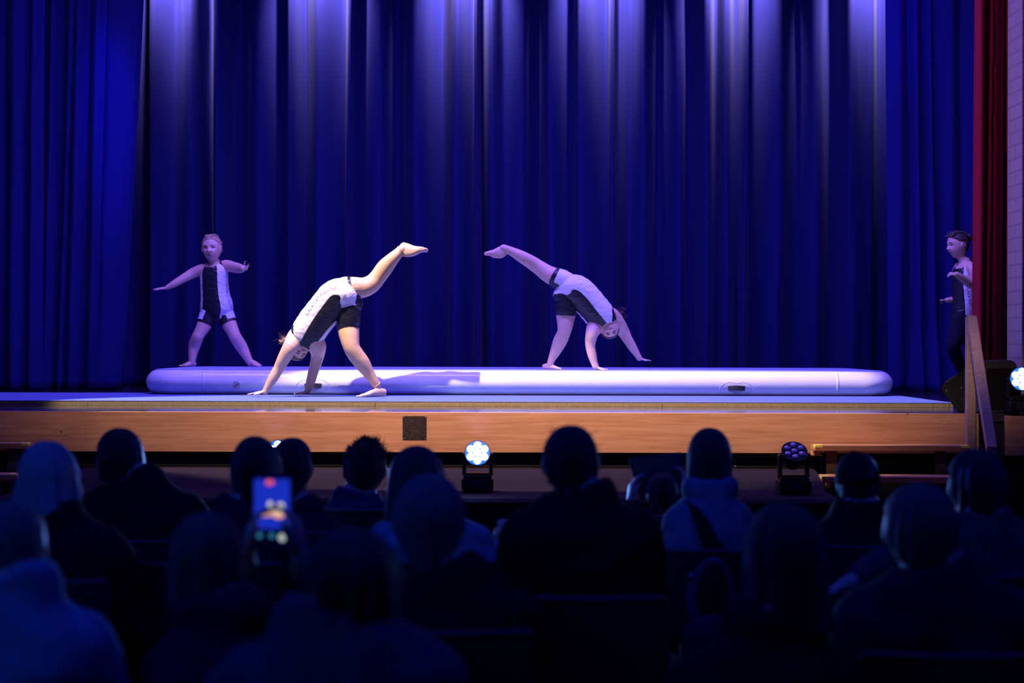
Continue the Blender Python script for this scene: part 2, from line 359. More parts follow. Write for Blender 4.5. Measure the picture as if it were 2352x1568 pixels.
# inflatable track: rounded ends, bulging sides
DTf, DTb = 12.38, 14.28
xl, xr = X(331, DTf + .2), X(2056, DTf + .2)
M_pvc = mat('white_pvc', (.80, .78, .80), .22, 0, .5, noise_s=9, noise_a=.05, bump=.05, bump_s=8)
M_trktop = mat('track_top_fabric', (.30, .36, .80), .75, noise_s=160, noise_a=.1, bump=.2, bump_s=150)
track = thing('air_track', 'long white inflatable tumbling track with blue top lying across the mats', 'gym equipment', ((xl + xr) / 2, (DTf + DTb) / 2, ZM))
def track_mesh(inset_top, h0, h1):
    bm = bmesh.new()
    R = .30; bulge = .10
    # centreline rounded rectangle inset by bulge
    def outline(off):
        pts = []; x0, x1, y0, y1 = xl + off, xr - off, DTf + off, DTb - off; r = max(R - off, .05)
        for cx, cy, a0 in ((x1 - r, y0 + r, -90), (x1 - r, y1 - r, 0), (x0 + r, y1 - r, 90), (x0 + r, y0 + r, 180)):
            for k in range(13):
                a = RAD(a0 + 90 * k / 12); pts.append((cx + r * cos(a), cy + r * sin(a)))
        return pts
    rings = []; zc = (ZM + ZT) / 2; H = (ZT - ZM) / 2
    for k in range(13):
        a = RAD(-78 + 156 * k / 12)
        rings.append([(x, y, zc + H * sin(a) / sin(RAD(78))) for x, y in outline(bulge * (1 - cos(a)) ** .9)])
    vr = [[bm.verts.new(p) for p in r] for r in rings]; n = len(vr[0])
    for i in range(len(vr) - 1):
        for j in range(n): bm.faces.new([vr[i][j], vr[i][(j + 1) % n], vr[i + 1][(j + 1) % n], vr[i + 1][j]])
    bm.faces.new(vr[0][::-1]); bm.faces.new(vr[-1])
    return bm, rings[-1]
bm, topring = track_mesh(0, 0, 0); obj('side_wall', bm, M_pvc, track, smooth=True, autos=50)
bm = bmesh.new(); cx_, cy_ = (xl + xr) / 2, (DTf + DTb) / 2
a = [bm.verts.new((x, y, ZT + .0045)) for x, y, z in topring]; b = [bm.verts.new((x, y, ZT - .003)) for x, y, z in topring]
bm.faces.new(a)
for j in range(len(a)): bm.faces.new([a[j], b[j], b[(j + 1) % len(a)], a[(j + 1) % len(a)]])
obj('top_surface', bm, M_trktop, track)
def side_y(z):            # front surface of the track at height z
    zc = (ZM + ZT) / 2; H = (ZT - ZM) / 2; sa = max(-1, min(1, (z - zc) / H * sin(RAD(78)))); a = math.asin(sa)
    return DTf + .10 * (1 - cos(a)) ** .9
for px in (466, 1925):    # weld seams
    bm = bmesh.new(); x = X(px, DTf)
    C = [(x, side_y(ZM + .006 + k * .188 / 12) + .001, ZM + .006 + k * .188 / 12) for k in range(13)]
    tube(bm, C, .011, .0035, side=(1, 0, 0), n=10); obj('weld_seam', bm, M_pvc, track, smooth=True)
M_valve = mat('valve_grey', (.42, .38, .40), .5); M_webb = mat('black_webbing', (.012, .014, .03), .7)
c = P(543, 884, DTf); yv = side_y(c.z)
bm = bmesh.new(); cyl(bm, (c.x, yv + .004, c.z), (c.x, yv - .006, c.z), .032, .030, 28); vc = obj('valve_cap', bm, M_valve, track)
bm = bmesh.new(); box(bm, (-.022, -.008, -.003), (.022, -.004, .003), M=Matrix.Translation((c.x, yv - .002, c.z)) @ Matrix.Rotation(RAD(-28), 4, 'Y'))
obj('valve_tab', bm, mat('dark_grey', (.08, .07, .08), .5), vc)
for px in (719, 1692):
    c = P(px, 892 if px > 1000 else 886, DTf); 
    bm = bmesh.new()
    # double-lobed patch outline as a raised rim
    C = []
    for k in range(49):
        th = 2 * pi * k / 48; rx = .137 * cos(th); rz = .058 * sin(th) * (1 - .28 * math.exp(-(rx / .04) ** 2)); z = c.z + rz
        C.append((c.x + rx, side_y(z) + .0005, z))
    tube(bm, C, .0022, n=6, cap=False); pt = obj('handle_patch', bm, mat('patch_rim', (.62, .58, .62), .35), track, smooth=True)
    bm = bmesh.new(); y = side_y(c.z)
    C = [(c.x - .068 + k * .136 / 14, y - .006 - .016 * sin(pi * k / 14), c.z + .004 * sin(pi * k / 14)) for k in range(15)]
    tube(bm, C, .019, .002, side=(0, 0, 1), n=12, pw=6); h = obj('carry_handle', bm, M_webb, track)
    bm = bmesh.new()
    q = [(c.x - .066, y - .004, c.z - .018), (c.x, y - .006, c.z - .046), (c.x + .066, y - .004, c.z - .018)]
    prism(bm, q, (0, .003, 0)); obj('handle_triangle', bm, mat('triangle_grey', (.30, .28, .34), .6), track)  # flat grey triangle below the handle

# ---------------------------------------------------------------- plaque
c0 = P(925, 955, 10.03); c1 = P(980, 1010, 10.03)
t = thing('plaque', 'small square dark metal plaque screwed to the wooden stage front', 'plaque', ((c0.x + c1.x) / 2, 10.03, c1.z))
bm = bmesh.new(); box(bm, (c0.x, 10.024, c1.z), (c1.x, 10.0295, c0.z), .001); obj('plate', bm, mat('aged_bronze', (.035, .028, .03), .45, .6, noise_s=90, noise_a=.6, bump=.3, bump_s=120), t)
bm = bmesh.new(); rr = random.Random(4)
for k in range(13):
    z = c0.z - .012 - k * .0113; x = c0.x + .014 + rr.uniform(0, .008); xe = c1.x - .014 - rr.uniform(0, .03)
    while x < xe:
        wd = rr.uniform(.003, .011); box(bm, (x, 10.0225, z - .0022), (min(x + wd, xe), 10.024, z + .0022)); x += wd + rr.uniform(.0015, .004)
obj('worn_relief', bm, mat('worn_bronze', (.11, .08, .07), .4, .7), t)
for sx in (0, 1):
    for sz in (0, 1):
        bm = bmesh.new(); x = c0.x + .007 if sx == 0 else c1.x - .007; z = c0.z - .007 if sz == 0 else c1.z + .007
        ell(bm, (x, 10.0235, z), None, (.0032, .002, .0032), 10, 8); obj('screw', bm, mat('steel', (.5, .48, .45), .3, .9), t, smooth=True)

# ---------------------------------------------------------------- apron block in front of the stage
bm = bmesh.new()
prof = [(10.15, .718), (9.93, .714), (9.78, .70), (9.66, .672), (9.58, .636), (9.53, .62), (8.98, .62), (8.95, .60), (8.94, 0), (10.15, 0)]
for z in (0,):
    xa, xb_ = -3.06, X(1872, 10.0)
    A = [bm.verts.new((xa, y, z_)) for y, z_ in prof]; B = [bm.verts.new((xb_ - (10.15 - y) * .05, y, z_)) for y, z_ in prof]
    bm.faces.new(A); bm.faces.new(B[::-1])
    for i in range(len(prof)): bm.faces.new([A[i], A[(i + 1) % len(prof)], B[(i + 1) % len(prof)], B[i]])
o = obj('apron_platform', bm, mat('black_carpet', (.014, .009, .016), .95, 0, .08, noise_s=180, noise_a=.55, bump=.6, bump_s=160), smooth=False)
tag(o, 'low black carpeted platform running along the foot of the stage', 'platform')

# ---------------------------------------------------------------- steps
M_tape = mat('yellow_tape', (.95, .85, .12), .6); M_strip = mat('metal_nosing', (.42, .38, .38), .35, .4)
M_strip2 = mat('green_nosing', (.35, .5, .40), .4)
def steps(name, x0, x1, label, side):
    t = thing(name, label, 'stairs', ((x0 + x1) / 2, 9.5, 0))
    fr = [(9.86, 10.02, ZS - .2), (9.64, 9.86, ZS - .385), (9.40, 9.64, ZS - .57), (9.18, 9.40, ZS - .75), (8.96, 9.18, ZS - .92)]
    for i, (ya, yb, z) in enumerate(fr):
        bm = bmesh.new(); box(bm, (x0, ya, z - .034), (x1, yb - .004, z), .002); tr = obj('tread', bm, M_step, t)
        bm = bmesh.new(); box(bm, (x0 + .01, ya + .012, z), (x1 - .01, ya + .024, z + .003)); obj('nosing_strip', bm, M_strip if side > 0 else M_strip2, tr)
        for sx in (0, 1):
            if side > 0 and ((i == 1 and sx) or i > 1): continue
            if side < 0 and i > 1: continue
            xx = x0 - .001 if sx == 0 else x1 - .047
            bm = bmesh.new(); box(bm, (xx, ya - .003, z - .012), (xx + .048, ya + .045, z + .0045)); obj('yellow_tape', bm, M_tape, tr)
    for xs in (x0 + .10, x1 - .18):
        for i, (ya, yb, z) in enumerate(fr[:-1]):
            if i == 0: continue
        bm = bmesh.new()
        for i, (ya, yb, z) in enumerate(fr):
            zb = fr[i + 1][2] if i + 1 < len(fr) else 0
            box(bm, (xs, ya + .03 + (.10 if i == 0 else 0), 0), (xs + .07, yb - .006, z - .035))
        obj('riser_support', bm, mat('stringer_timber', (.12, .055, .035), .6), t)
    return t
stp = steps('stage_steps', X(1870, 9.9), X(2222, 9.9), 'open wooden steps with yellow taped corners up to the right of the stage', 1)
steps('stage_steps', -4.35, X(70, 9.9), 'wooden steps with pale nosing strips at the left end of the stage', -1)
# small triangular bracket under the top tread
bm = bmesh.new(); xx = X(1870, 9.9); prism(bm, [(xx, 10.02, ZS - .236), (xx, 10.02, ZS - .27), (xx + .07, 10.02, ZS - .27), (xx, 9.9, ZS - .236)][:3], (0, -.1, 0)); obj('bracket', bm, M_step, stp)
# handrail: post and sloping rail
a = P(2222, 727, 9.93)
rail = thing('handrail', 'wooden handrail post with sloping rail beside the right steps', 'handrail', (a.x, 9.9, ZS - .25))
bm = bmesh.new(); box(bm, (P(2222, 900, 9.93).x, 9.93, ZS - .27), (P(2241, 900, 9.93).x, 9.985, a.z), .002); obj('post', bm, M_rail, rail)
bm = bmesh.new(); top = Vector((P(2232, 727, 9.90).x, 9.90, a.z - .03)); bot = P(2277, 1030, 9.38)
d = (bot - top); M = Matrix.Translation(top) @ Matrix(((1, 0, 0), (0, 1, 0), (0, 0, 1))).to_4x4()
zax = -d.normalized(); xax = Vector((1, 0, 0)); xax = (xax - zax * xax.dot(zax)).normalized(); yax = zax.cross(xax)
R4 = Matrix((xax, yax, zax)).transposed().to_4x4()
box(bm, (-.03, -.022, -d.length), (.03, .022, .03), .002, M=Matrix.Translation(top) @ R4); obj('sloping_rail', bm, M_rail, rail)
bm = bmesh.new(); box(bm, (bot.x - .02, bot.y - .0, 0), (bot.x + .03, bot.y + .05, bot.z + .01), .002); obj('lower_post', bm, M_rail, rail)
for z in (a.z - .045, ):
    bm = bmesh.new(); ell(bm, (top.x, top.y - .024, top.z - .03), None, (.005, .003, .005), 8, 6); obj('screw', bm, M_metal_b, rail)

# ---------------------------------------------------------------- floor monitor
M_spk = mat('speaker_paint', (.006, .006, .008), .7, 0, .2, noise_s=300, noise_a=.6, bump=.5, bump_s=400)
mon = thing('stage_monitor', 'black wedge floor monitor behind the wooden handrail', 'speaker', (X(2230, 10.3), 10.3, ZS))
poly = [P(2161, 893, 10.3), P(2165, 884, 10.3), P(2217, 847, 10.3), P(2262, 826, 10.3), P(2290, 829, 10.3), P(2300, 850, 10.3), P(2268, 950, 10.3), P(2200, 951, 10.3)]
zb = ZS + .001; poly = [Vector((p.x, p.y, max(p.z, zb))) for p in poly]; poly[-1].z = zb; poly[-2].z = zb
bm = bmesh.new(); prism(bm, poly, (.10, .26, 0))
bmesh.ops.bevel(bm, geom=list(bm.edges), offset=.006, segments=2, affect='EDGES'); obj('cabinet', bm, M_spk, mon)
g0, g1 = poly[1], poly[3]; ex = Vector((.10, .26, 0)); nn = (g1 - g0).cross(ex).normalized()
if nn.z < 0: nn = -nn
bm = bmesh.new(); prism(bm, [g0.lerp(g1, .06) + ex * .06 + nn * .001, g0.lerp(g1, .95) + ex * .06 + nn * .001, g0.lerp(g1, .95) + ex * .94 + nn * .001, g0.lerp(g1, .06) + ex * .94 + nn * .001], nn * .012)
obj('grille', bm, mat('grille_mesh', (.01, .01, .014), .4, .5, bump=.8, bump_s=500), mon)
for q in ((2174, 897), (2209, 891)):
    c = P(*q, 10.295); bm = bmesh.new(); ell(bm, c, None, (.006, .003, .006), 12, 8); obj('bolt', bm, mat('dull_bolt', (.12, .11, .11), .5, .6), mon, smooth=True)
# second cabinet facing the other way
cab = thing('stage_monitor', 'rounded black loudspeaker cabinet between handrail and brick wall', 'speaker', (X(2296, 10.2), 10.2, ZS))
pl = [P(2254, 950, 10.14), P(2254, 833, 10.14), P(2258, 829, 10.14), P(2322, 826, 10.14), P(2333, 832, 10.14), P(2341, 851, 10.14), P(2346, 880, 10.14), P(2346, 950, 10.14)]
pl = [Vector((p.x, p.y, p.z)) for p in pl]; pl[0].z = pl[-1].z = zb
bm = bmesh.new(); prism(bm, pl, (0, .13, 0)); bmesh.ops.bevel(bm, geom=list(bm.edges), offset=.008, segments=2, affect='EDGES')
obj('cabinet', bm, mat('speaker_cloth', (.02, .022, .032), .7, noise_s=200, noise_a=.3), cab)
bm = bmesh.new(); q0 = P(2266, 845, 10.135); q1 = P(2330, 940, 10.135); box(bm, (q0.x, 10.131, q1.z), (q1.x, 10.139, q0.z), .002)
obj('grille', bm, mat('grille_mesh', (.01, .01, .014), .4, .5), cab)

# ---------------------------------------------------------------- moving head wash lights
M_lens_on = mat('lit_lens', (1, 1, 1), .3, emit=(.72, .86, 1), es=30)
M_lens = mat('lens_glass', (.35, .33, .42), .12, 0, .8)
M_hs = mat('lamp_housing', (.014, .014, .018), .35, .2)
def moving_head(px, pyb, D, on, label, tilt, pan=0, z=None, group='moving head wash lights', power=0, hc=None):
    base = P(px, pyb, D); zb = base.z if z is None else z; x = base.x
    t = thing('moving_head_light', label, 'stage light', (x, D, zb), group)
    bm = bmesh.new(); box(bm, (x - .098, D - .075, zb + .012), (x + .098, D + .075, zb + .085), .008)
    box(bm, (x - .088, D - .065, zb + .085), (x + .088, D + .065, zb + .105), .006); obj('base', bm, M_hs, t)
    bm = bmesh.new(); box(bm, (x - .05, D - .078, zb + .03), (x + .05, D - .0745, zb + .075), .001); obj('control_panel', bm, mat('panel_grey', (.03, .03, .04), .25, emit=None), t)
    for sx in (-1, 1):
        bm = bmesh.new(); cyl(bm, (x + sx * .07, D, zb), (x + sx * .07, D, zb + .014), .012, n=12); obj('rubber_foot', bm, M_black, t)
    bm = bmesh.new(); box(bm, (x - .096, D - .03, zb + .105), (x + .096, D + .03, zb + .118), .004)
    for sx in (-1, 1): box(bm, (x + sx * .083 - .0115, D - .028, zb + .108), (x + sx * .083 + .0115, D + .028, zb + .24), .006)
    obj('yoke', bm, M_hs, t)
    # head pivots at zb+.225
    c = Vector((x, D, zb + .222)); f = Vector((sin(RAD(pan)) * cos(RAD(tilt)), -cos(RAD(pan)) * cos(RAD(tilt)), sin(RAD(tilt))))
    bm = bmesh.new(); tube(bm, [c - f * .075, c - f * .05, c - f * .0, c + f * .045, c + f * .05], [.035, .055, .070, .080, .0805], n=32, cap=False)
    hd = obj('lamp_head', bm, M_hs, t, smooth=True, autos=35)
    bm = bmesh.new(); tube(bm, [c + f * .048, c + f * .058], [.081, .081], n=36, cap=False); obj('bezel', bm, M_metal_b, hd, autos=35, smooth=True)
    bm = bmesh.new(); cyl(bm, c + f * .050, c + f * .0588, .0775, n=36); obj('front_glass', bm, mat('glowing_glass', (.02, .03, .05), .2, emit=(.02, .16, 1.0), es=1.3) if on else mat('dark_glass', (.012, .012, .02), .2), hd)
    u = f.cross(Vector((0, 0, 1))).normalized(); v = u.cross(f).normalized(); B = Matrix((u, f, v)).transposed()
    for k in range(7):
        r = 0 if k == 6 else .049; a = RAD(90 + 60 * k); q = c + f * .0592 + (u * cos(a) + v * sin(a)) * r
        bm = bmesh.new(); ell(bm, q, B, (.0225 if on else .0195, .008, .0225 if on else .0195), 20, 10); obj('lens', bm, M_lens_on if on else M_lens, hd, smooth=True)
    if on and power:
        spot(c + f * .08, c + f * 1.2, power, (.10, .28, 1.0), 130, .8, .05)
    return t
zA = .62
moving_head(1097, 1120, 9.40, True, 'lit moving head light shining blue white at the centre of the platform', 22, 0, zA, power=170)
moving_head(640, 1100, 9.40, True, 'lit moving head light half hidden behind the two touching heads', 25, 0, zA + .0, power=110)
moving_head(1822, 1130, 9.32, False, 'unlit moving head light in front of the right steps', 48, 0, zA)
moving_head(2344, 948, 9.99 + .09, True, 'lit moving head light on the stage edge beside the brick wall', 12, -8, ZS, power=50)
# added spots make the violet glow on the fascia above two platform lamps
for px in (1097, 622):
    q = P(px, 1035, 9.86); spot((q.x, 9.80, .84), (q.x, 10.05, 1.12), 1.1, (.5, .3, 1.0), 60, 1, .03)

# ================================================================ people
class Body:
    def __init__(s): s.bm = bmesh.new(); s.st = []
    def reg(s, name, C, ra, rb, side):
        C = np.asarray(C, float); T, A, B = frames(C, side) if len(C) > 1 else (np.array([[0, 0, 1.]]), np.array([[1., 0, 0]]), np.array([[0, 1., 0]]))
        s.st.append((name, C, T, A, B, np.broadcast_to(np.asarray(ra, float), (len(C),)), np.broadcast_to(np.asarray(rb, float), (len(C),))))
    def limb(s, name, pts, side=None, n=6, around=20, pw=2.0, reg=True):
        """pts: rows (point, ra[, rb])"""
        rows = [(*p[0], p[1], p[2] if len(p) > 2 else p[1]) for p in pts]
        A = crom(rows, n); C, ra, rb = A[:, :3], np.maximum(A[:, 3], .002), np.maximum(A[:, 4], .002)
        tube(s.bm, C, ra, rb, side, around, pw)
        if reg: s.reg(name, C, ra, rb, side)
    def blob(s, name, c, R, rad, reg=True):
        ell(s.bm, Vector(c), R, rad)
        if reg: s.reg(name, [Vector(c)], max(rad), max(rad), None)
    def mesh(s, vox, smooth=3, fac=.5):
        me = bpy.data.meshes.new('t'); s.bm.normal_update(); s.bm.to_mesh(me); s.bm.free()
        o = bpy.data.objects.new('t', me); COL.objects.link(o)
        r = o.modifiers.new('r', 'REMESH'); r.mode = 'VOXEL'; r.voxel_size = vox; r.use_smooth_shade = True
        sm = o.modifiers.new('s', 'SMOOTH'); sm.factor = fac; sm.iterations = smooth
        dg = bpy.context.evaluated_depsgraph_get(); m2 = bpy.data.meshes.new_from_object(o.evaluated_get(dg))
        bpy.data.objects.remove(o); bpy.data.meshes.remove(me)
        s.me = m2; n = len(m2.vertices)
        s.V = np.empty(n * 3); m2.vertices.foreach_get('co', s.V); s.V = s.V.reshape(-1, 3)
        s.N = np.empty(n * 3); m2.vertices.foreach_get('normal', s.N) if hasattr(m2.vertices[0], 'normal') else None; s.N = s.N.reshape(-1, 3)
        s.polys = [tuple(p.vertices) for p in m2.polygons]
        s.FC = np.array([s.V[list(p)].mean(0) for p in s.polys])
        s.FN = np.empty(len(s.polys) * 3); m2.polygons.foreach_get('normal', s.FN); s.FN = s.FN.reshape(-1, 3)
        s.classify(); return m2
    def classify(s):
        Q = s.FC; best = np.full(len(Q), 1e9); s.nm = np.zeros(len(Q), int); s.t = np.zeros(len(Q)); s.la = np.zeros(len(Q)); s.fa = np.zeros(len(Q)); s.names = []
        for bi, (name, C, T, A, B, ra, rb) in enumerate(s.st):
            s.names.append(name)
            for j in range(len(C)):
                q = Q - C[j]; a = q @ A[j] / ra[j]; b = q @ B[j] / rb[j]; c = q @ T[j] / (min(ra[j], rb[j]) * .8)
                sc = a * a + b * b + c * c; k = sc < best
                best[k] = sc[k]; s.nm[k] = bi; s.t[k] = np.clip(j + (q[k] @ T[j]) / (np.linalg.norm(C[min(j + 1, len(C) - 1)] - C[max(j - 1, 0)]) / 2 + 1e-9), j - .6, j + .6) / max(1, len(C) - 1); s.la[k] = a[k]; s.fa[k] = b[k]
        s.names = np.array(s.names)
        s.part = s.names[s.nm]
    def shell(s, name, lab, off, mats, parent, wr=0, wrs=14, edge=.35, seed=0, solid=0):
        """lab: per face, 0 = skin, k = material k-1; makes a garment offset from the skin"""
        idx = np.nonzero(lab)[0]; used = {}; verts = []; faces = []; mi = []; cnt = {}
        for i in idx:
            f = []
            for v in s.polys[i]:
                if v not in used: used[v] = len(verts); verts.append(v)
                f.append(used[v])
            faces.append(f); mi.append(int(lab[i]) - 1)
            for a, b in zip(f, f[1:] + f[:1]):
                k = (a, b) if a < b else (b, a); cnt[k] = cnt.get(k, 0) + 1
        bd = {v for k, c in cnt.items() if c == 1 for v in k}
        co = []
        for i, v in enumerate(verts):
            p = Vector(s.V[v]); n = Vector(s.N[v]); d = off * (edge if i in bd else 1)
            if wr: d += wr * (noise.noise(Vector((p.x * wrs, p.y * wrs, p.z * wrs * 1.8 + seed))) + .25) * (0 if i in bd else 1)
            co.append(p + n * d)
        me = bpy.data.meshes.new(name); me.from_pydata(co, [], faces); me.polygons.foreach_set('material_index', mi)
        o = link(name, me, mats, parent)
        if solid: m = o.modifiers.new('thick', 'SOLIDIFY'); m.thickness = solid; m.offset = 1
        return o
    def finish(s, parent, skin): return link('body', s.me.copy(), skin, parent)

JAW = [.30]
def head_pts(bm, c, R, hw, hd, hh, face=1.0, u=56, v=40):
    """head with jaw, brow, nose, lips, chin and ears; R columns: right, forward, up"""
    rows = []
    for i in range(v + 1):
        ph = pi * i / v; row = []
        for j in range(u):
            th = 2 * pi * j / u; n = Vector((sin(ph) * cos(th), sin(ph) * sin(th), cos(ph)))
            x, y, z = n.x * hw, n.y * hd, n.z * hh; k = max(0, -n.z)
            x *= 1 - JAW[0] * k ** 1.6
            if n.y < 0: y *= 1 - .42 * k
            else: y *= .94; y += hd * .05 * k
            z *= 1.0
            if n.z > 0: x *= 1 + .06 * sin(pi * n.z)
            if n.y > .1 and face:
                Xn, Zn = x / hw, z / hh; g = lambda a, b: math.exp(-(a / b) ** 2)
                if Zn > -.24: nb = max(0, min(1, (.10 - Zn) / .30)) ** .9
                else: nb = max(0, 1 - (-.24 - Zn) / .07)
                y += face * hd * .22 * g(Xn, .10 + .09 * nb) * nb
                y -= face * hd * .11 * (g(abs(Xn) - .38, .20)) * g(Zn - .03, .12)
                y += face * hd * .05 * g(abs(Xn) - .38, .28) * g(Zn - .22, .09)
                y += face * hd * .055 * g(abs(Xn) - .45, .25) * g(Zn + .28, .2)
                y += face * hd * .07 * g(Xn, .30) * g(Zn + .50, .10)
                y -= face * hd * .035 * g(Xn, .30) * g(Zn + .66, .05)
                y += face * hd * .07 * g(Xn, .32) * g(Zn + .84, .12)
            row.append(bm.verts.new(Vector(c) + R @ Vector((x, y, z))))
            if i in (0, v): break
        rows.append(row)
    for i in range(v):
        a, b = rows[i], rows[i + 1]
        for j in range(u):
            if len(a) == 1: bm.faces.new([a[0], b[j], b[(j + 1) % u]])
            elif len(b) == 1: bm.faces.new([a[j], b[0], a[(j + 1) % u]])
            else: bm.faces.new([a[j], b[j], b[(j + 1) % u], a[(j + 1) % u]])
    for sx in (-1, 1):
        q = Vector(c) + R @ Vector((sx * hw * 1.0, -hd * .08, -hh * .08))
        Re = R @ Matrix.Rotation(RAD(sx * -22), 3, 'Z') @ Matrix.Rotation(RAD(-8), 3, 'X')
        ell(bm, q, Re, (max(hw * .07, .005), hd * .22, hh * .25), 14, 10)
def body_head(B, c, R, hw, hd, hh, face=1.0):
    head_pts(B.bm, c, R, hw, hd, hh, face); z_ = np.array(R.col[2]); B.st.append(('head', np.array([np.array(c) + z_ * hh * q for q in (-.42, -.15, .15)]), np.tile(z_, (3, 1)), np.tile(np.array(R.col[0]), (3, 1)), np.tile(np.array(R.col[1]), (3, 1)), np.full(3, hw * 1.05), np.full(3, hd * 1.05)))

def hand(B, wrist, d, pn, sz, curls=(12, 12, 12, 12), thumb=1, spread=6, tcurl=20, rmin=.0052, name='hand', thumbout=48):
    """d: direction wrist->fingers, pn: direction the palm faces, thumb: +1/-1 side, sz: total hand length"""
    d = nrm(d); pn = Vector(pn); pn = (pn - d * pn.dot(d)).normalized(); s = d.cross(pn).normalized() * thumb; k = sz / .18; w = Vector(wrist)
    B.limb(name, [(w - d * .012 * k, .021 * k, .016 * k), (w + d * .018 * k, .026 * k, .0155 * k), (w + d * .05 * k, .038 * k, .0135 * k), (w + d * .086 * k, .038 * k, .0105 * k)], side=s, n=4, around=18, pw=2.6)
    L = (.068, .078, .072, .056); off = (.029, .0095, -.010, -.029); base = (.088, .093, .089, .080); R0 = (.0086, .0088, .0084, .0076)
    for i in range(4):
        a = RAD(spread * (off[i] / .029)); f = (d * cos(a) + s * sin(a)).normalized(); p = w + d * base[i] * k * .93 + s * off[i] * k; pts = [(p - f * .012 * k, max(R0[i] * k, rmin))]
        ax = f.cross(pn).normalized(); cur = RAD(curls[i])
        for j, fr in enumerate((.45, .31, .24)):
            f = Quaternion(ax, cur * (1 if j else .7)) @ f; p = p + f * L[i] * k * fr; pts.append((p.copy(), max(R0[i] * k * (1 - .08 * (j + 1)), rmin)))
        B.limb(name, pts, n=3, around=10, reg=False)
    a = RAD(thumbout); f = (d * cos(a) + s * sin(a) + pn * .25).normalized(); p = w + d * .022 * k + s * .020 * k; pts = [(p, .0125 * k)]
    ax = f.cross(d).normalized()
    for j, Lf in enumerate((.036, .030, .025)):
        f = Quaternion(ax, RAD(tcurl * .5)) @ f; p = p + f * Lf * k; pts.append((p.copy(), max((.0115 - .0012 * j) * k, rmin)))
    B.limb(name, pts, n=3, around=10, reg=False)
    ctr = w + d * .08 * k; B.reg(name, [ctr], .09 * k, .09 * k, None)

def foot(B, ankle, heel, toe, up, wid, name='foot', rmin=.006, hf=.18):
    """sole from heel to toe; up points from sole to instep"""
    an, h, t = Vector(ankle), Vector(heel), Vector(toe); u = nrm(up); ax = (t - h).normalized(); side = ax.cross(u).normalized(); L = (t - h).length
    ht = L * hf; toe_k = 1 + max(0, hf - .18) * 7
    B.limb(name, [(h + ax * .05 * L + u * ht * .75, wid * .60, ht * .72), (h + ax * .22 * L + u * ht * .85, wid * .66, ht * .80), (h + ax * .48 * L + u * ht * .72, wid * .78, ht * .62), (h + ax * .70 * L + u * ht * .42, wid * .98, ht * .38), (h + ax * .84 * L + u * ht * .32, wid * .92, ht * .28)], side=side, n=4, around=18, pw=2.3)
    B.limb(name, [(an, wid * .62, wid * .66), (an.lerp(h + ax * .30 * L + u * ht * .9, .55), wid * .66, wid * .72), (h + ax * .42 * L + u * ht * .7, wid * .62, ht * .6)], side=side, n=4, reg=False)
    for i, (o, l) in enumerate(((.72, 1.0), (.30, .98), (-.05, .94), (-.38, .89), (-.70, .82))):
        r = max(wid * (.24 if i == 0 else .165) * toe_k, rmin)
        p0 = h + ax * L * .80 + side * wid * o * .9 + u * r * 1.1; p1 = h + ax * (L * l - r) + side * wid * o + u * r
        B.limb(name, [(p0, r), (p0.lerp(p1, .6), r * .92), (p1, r)], n=3, around=10, reg=False)

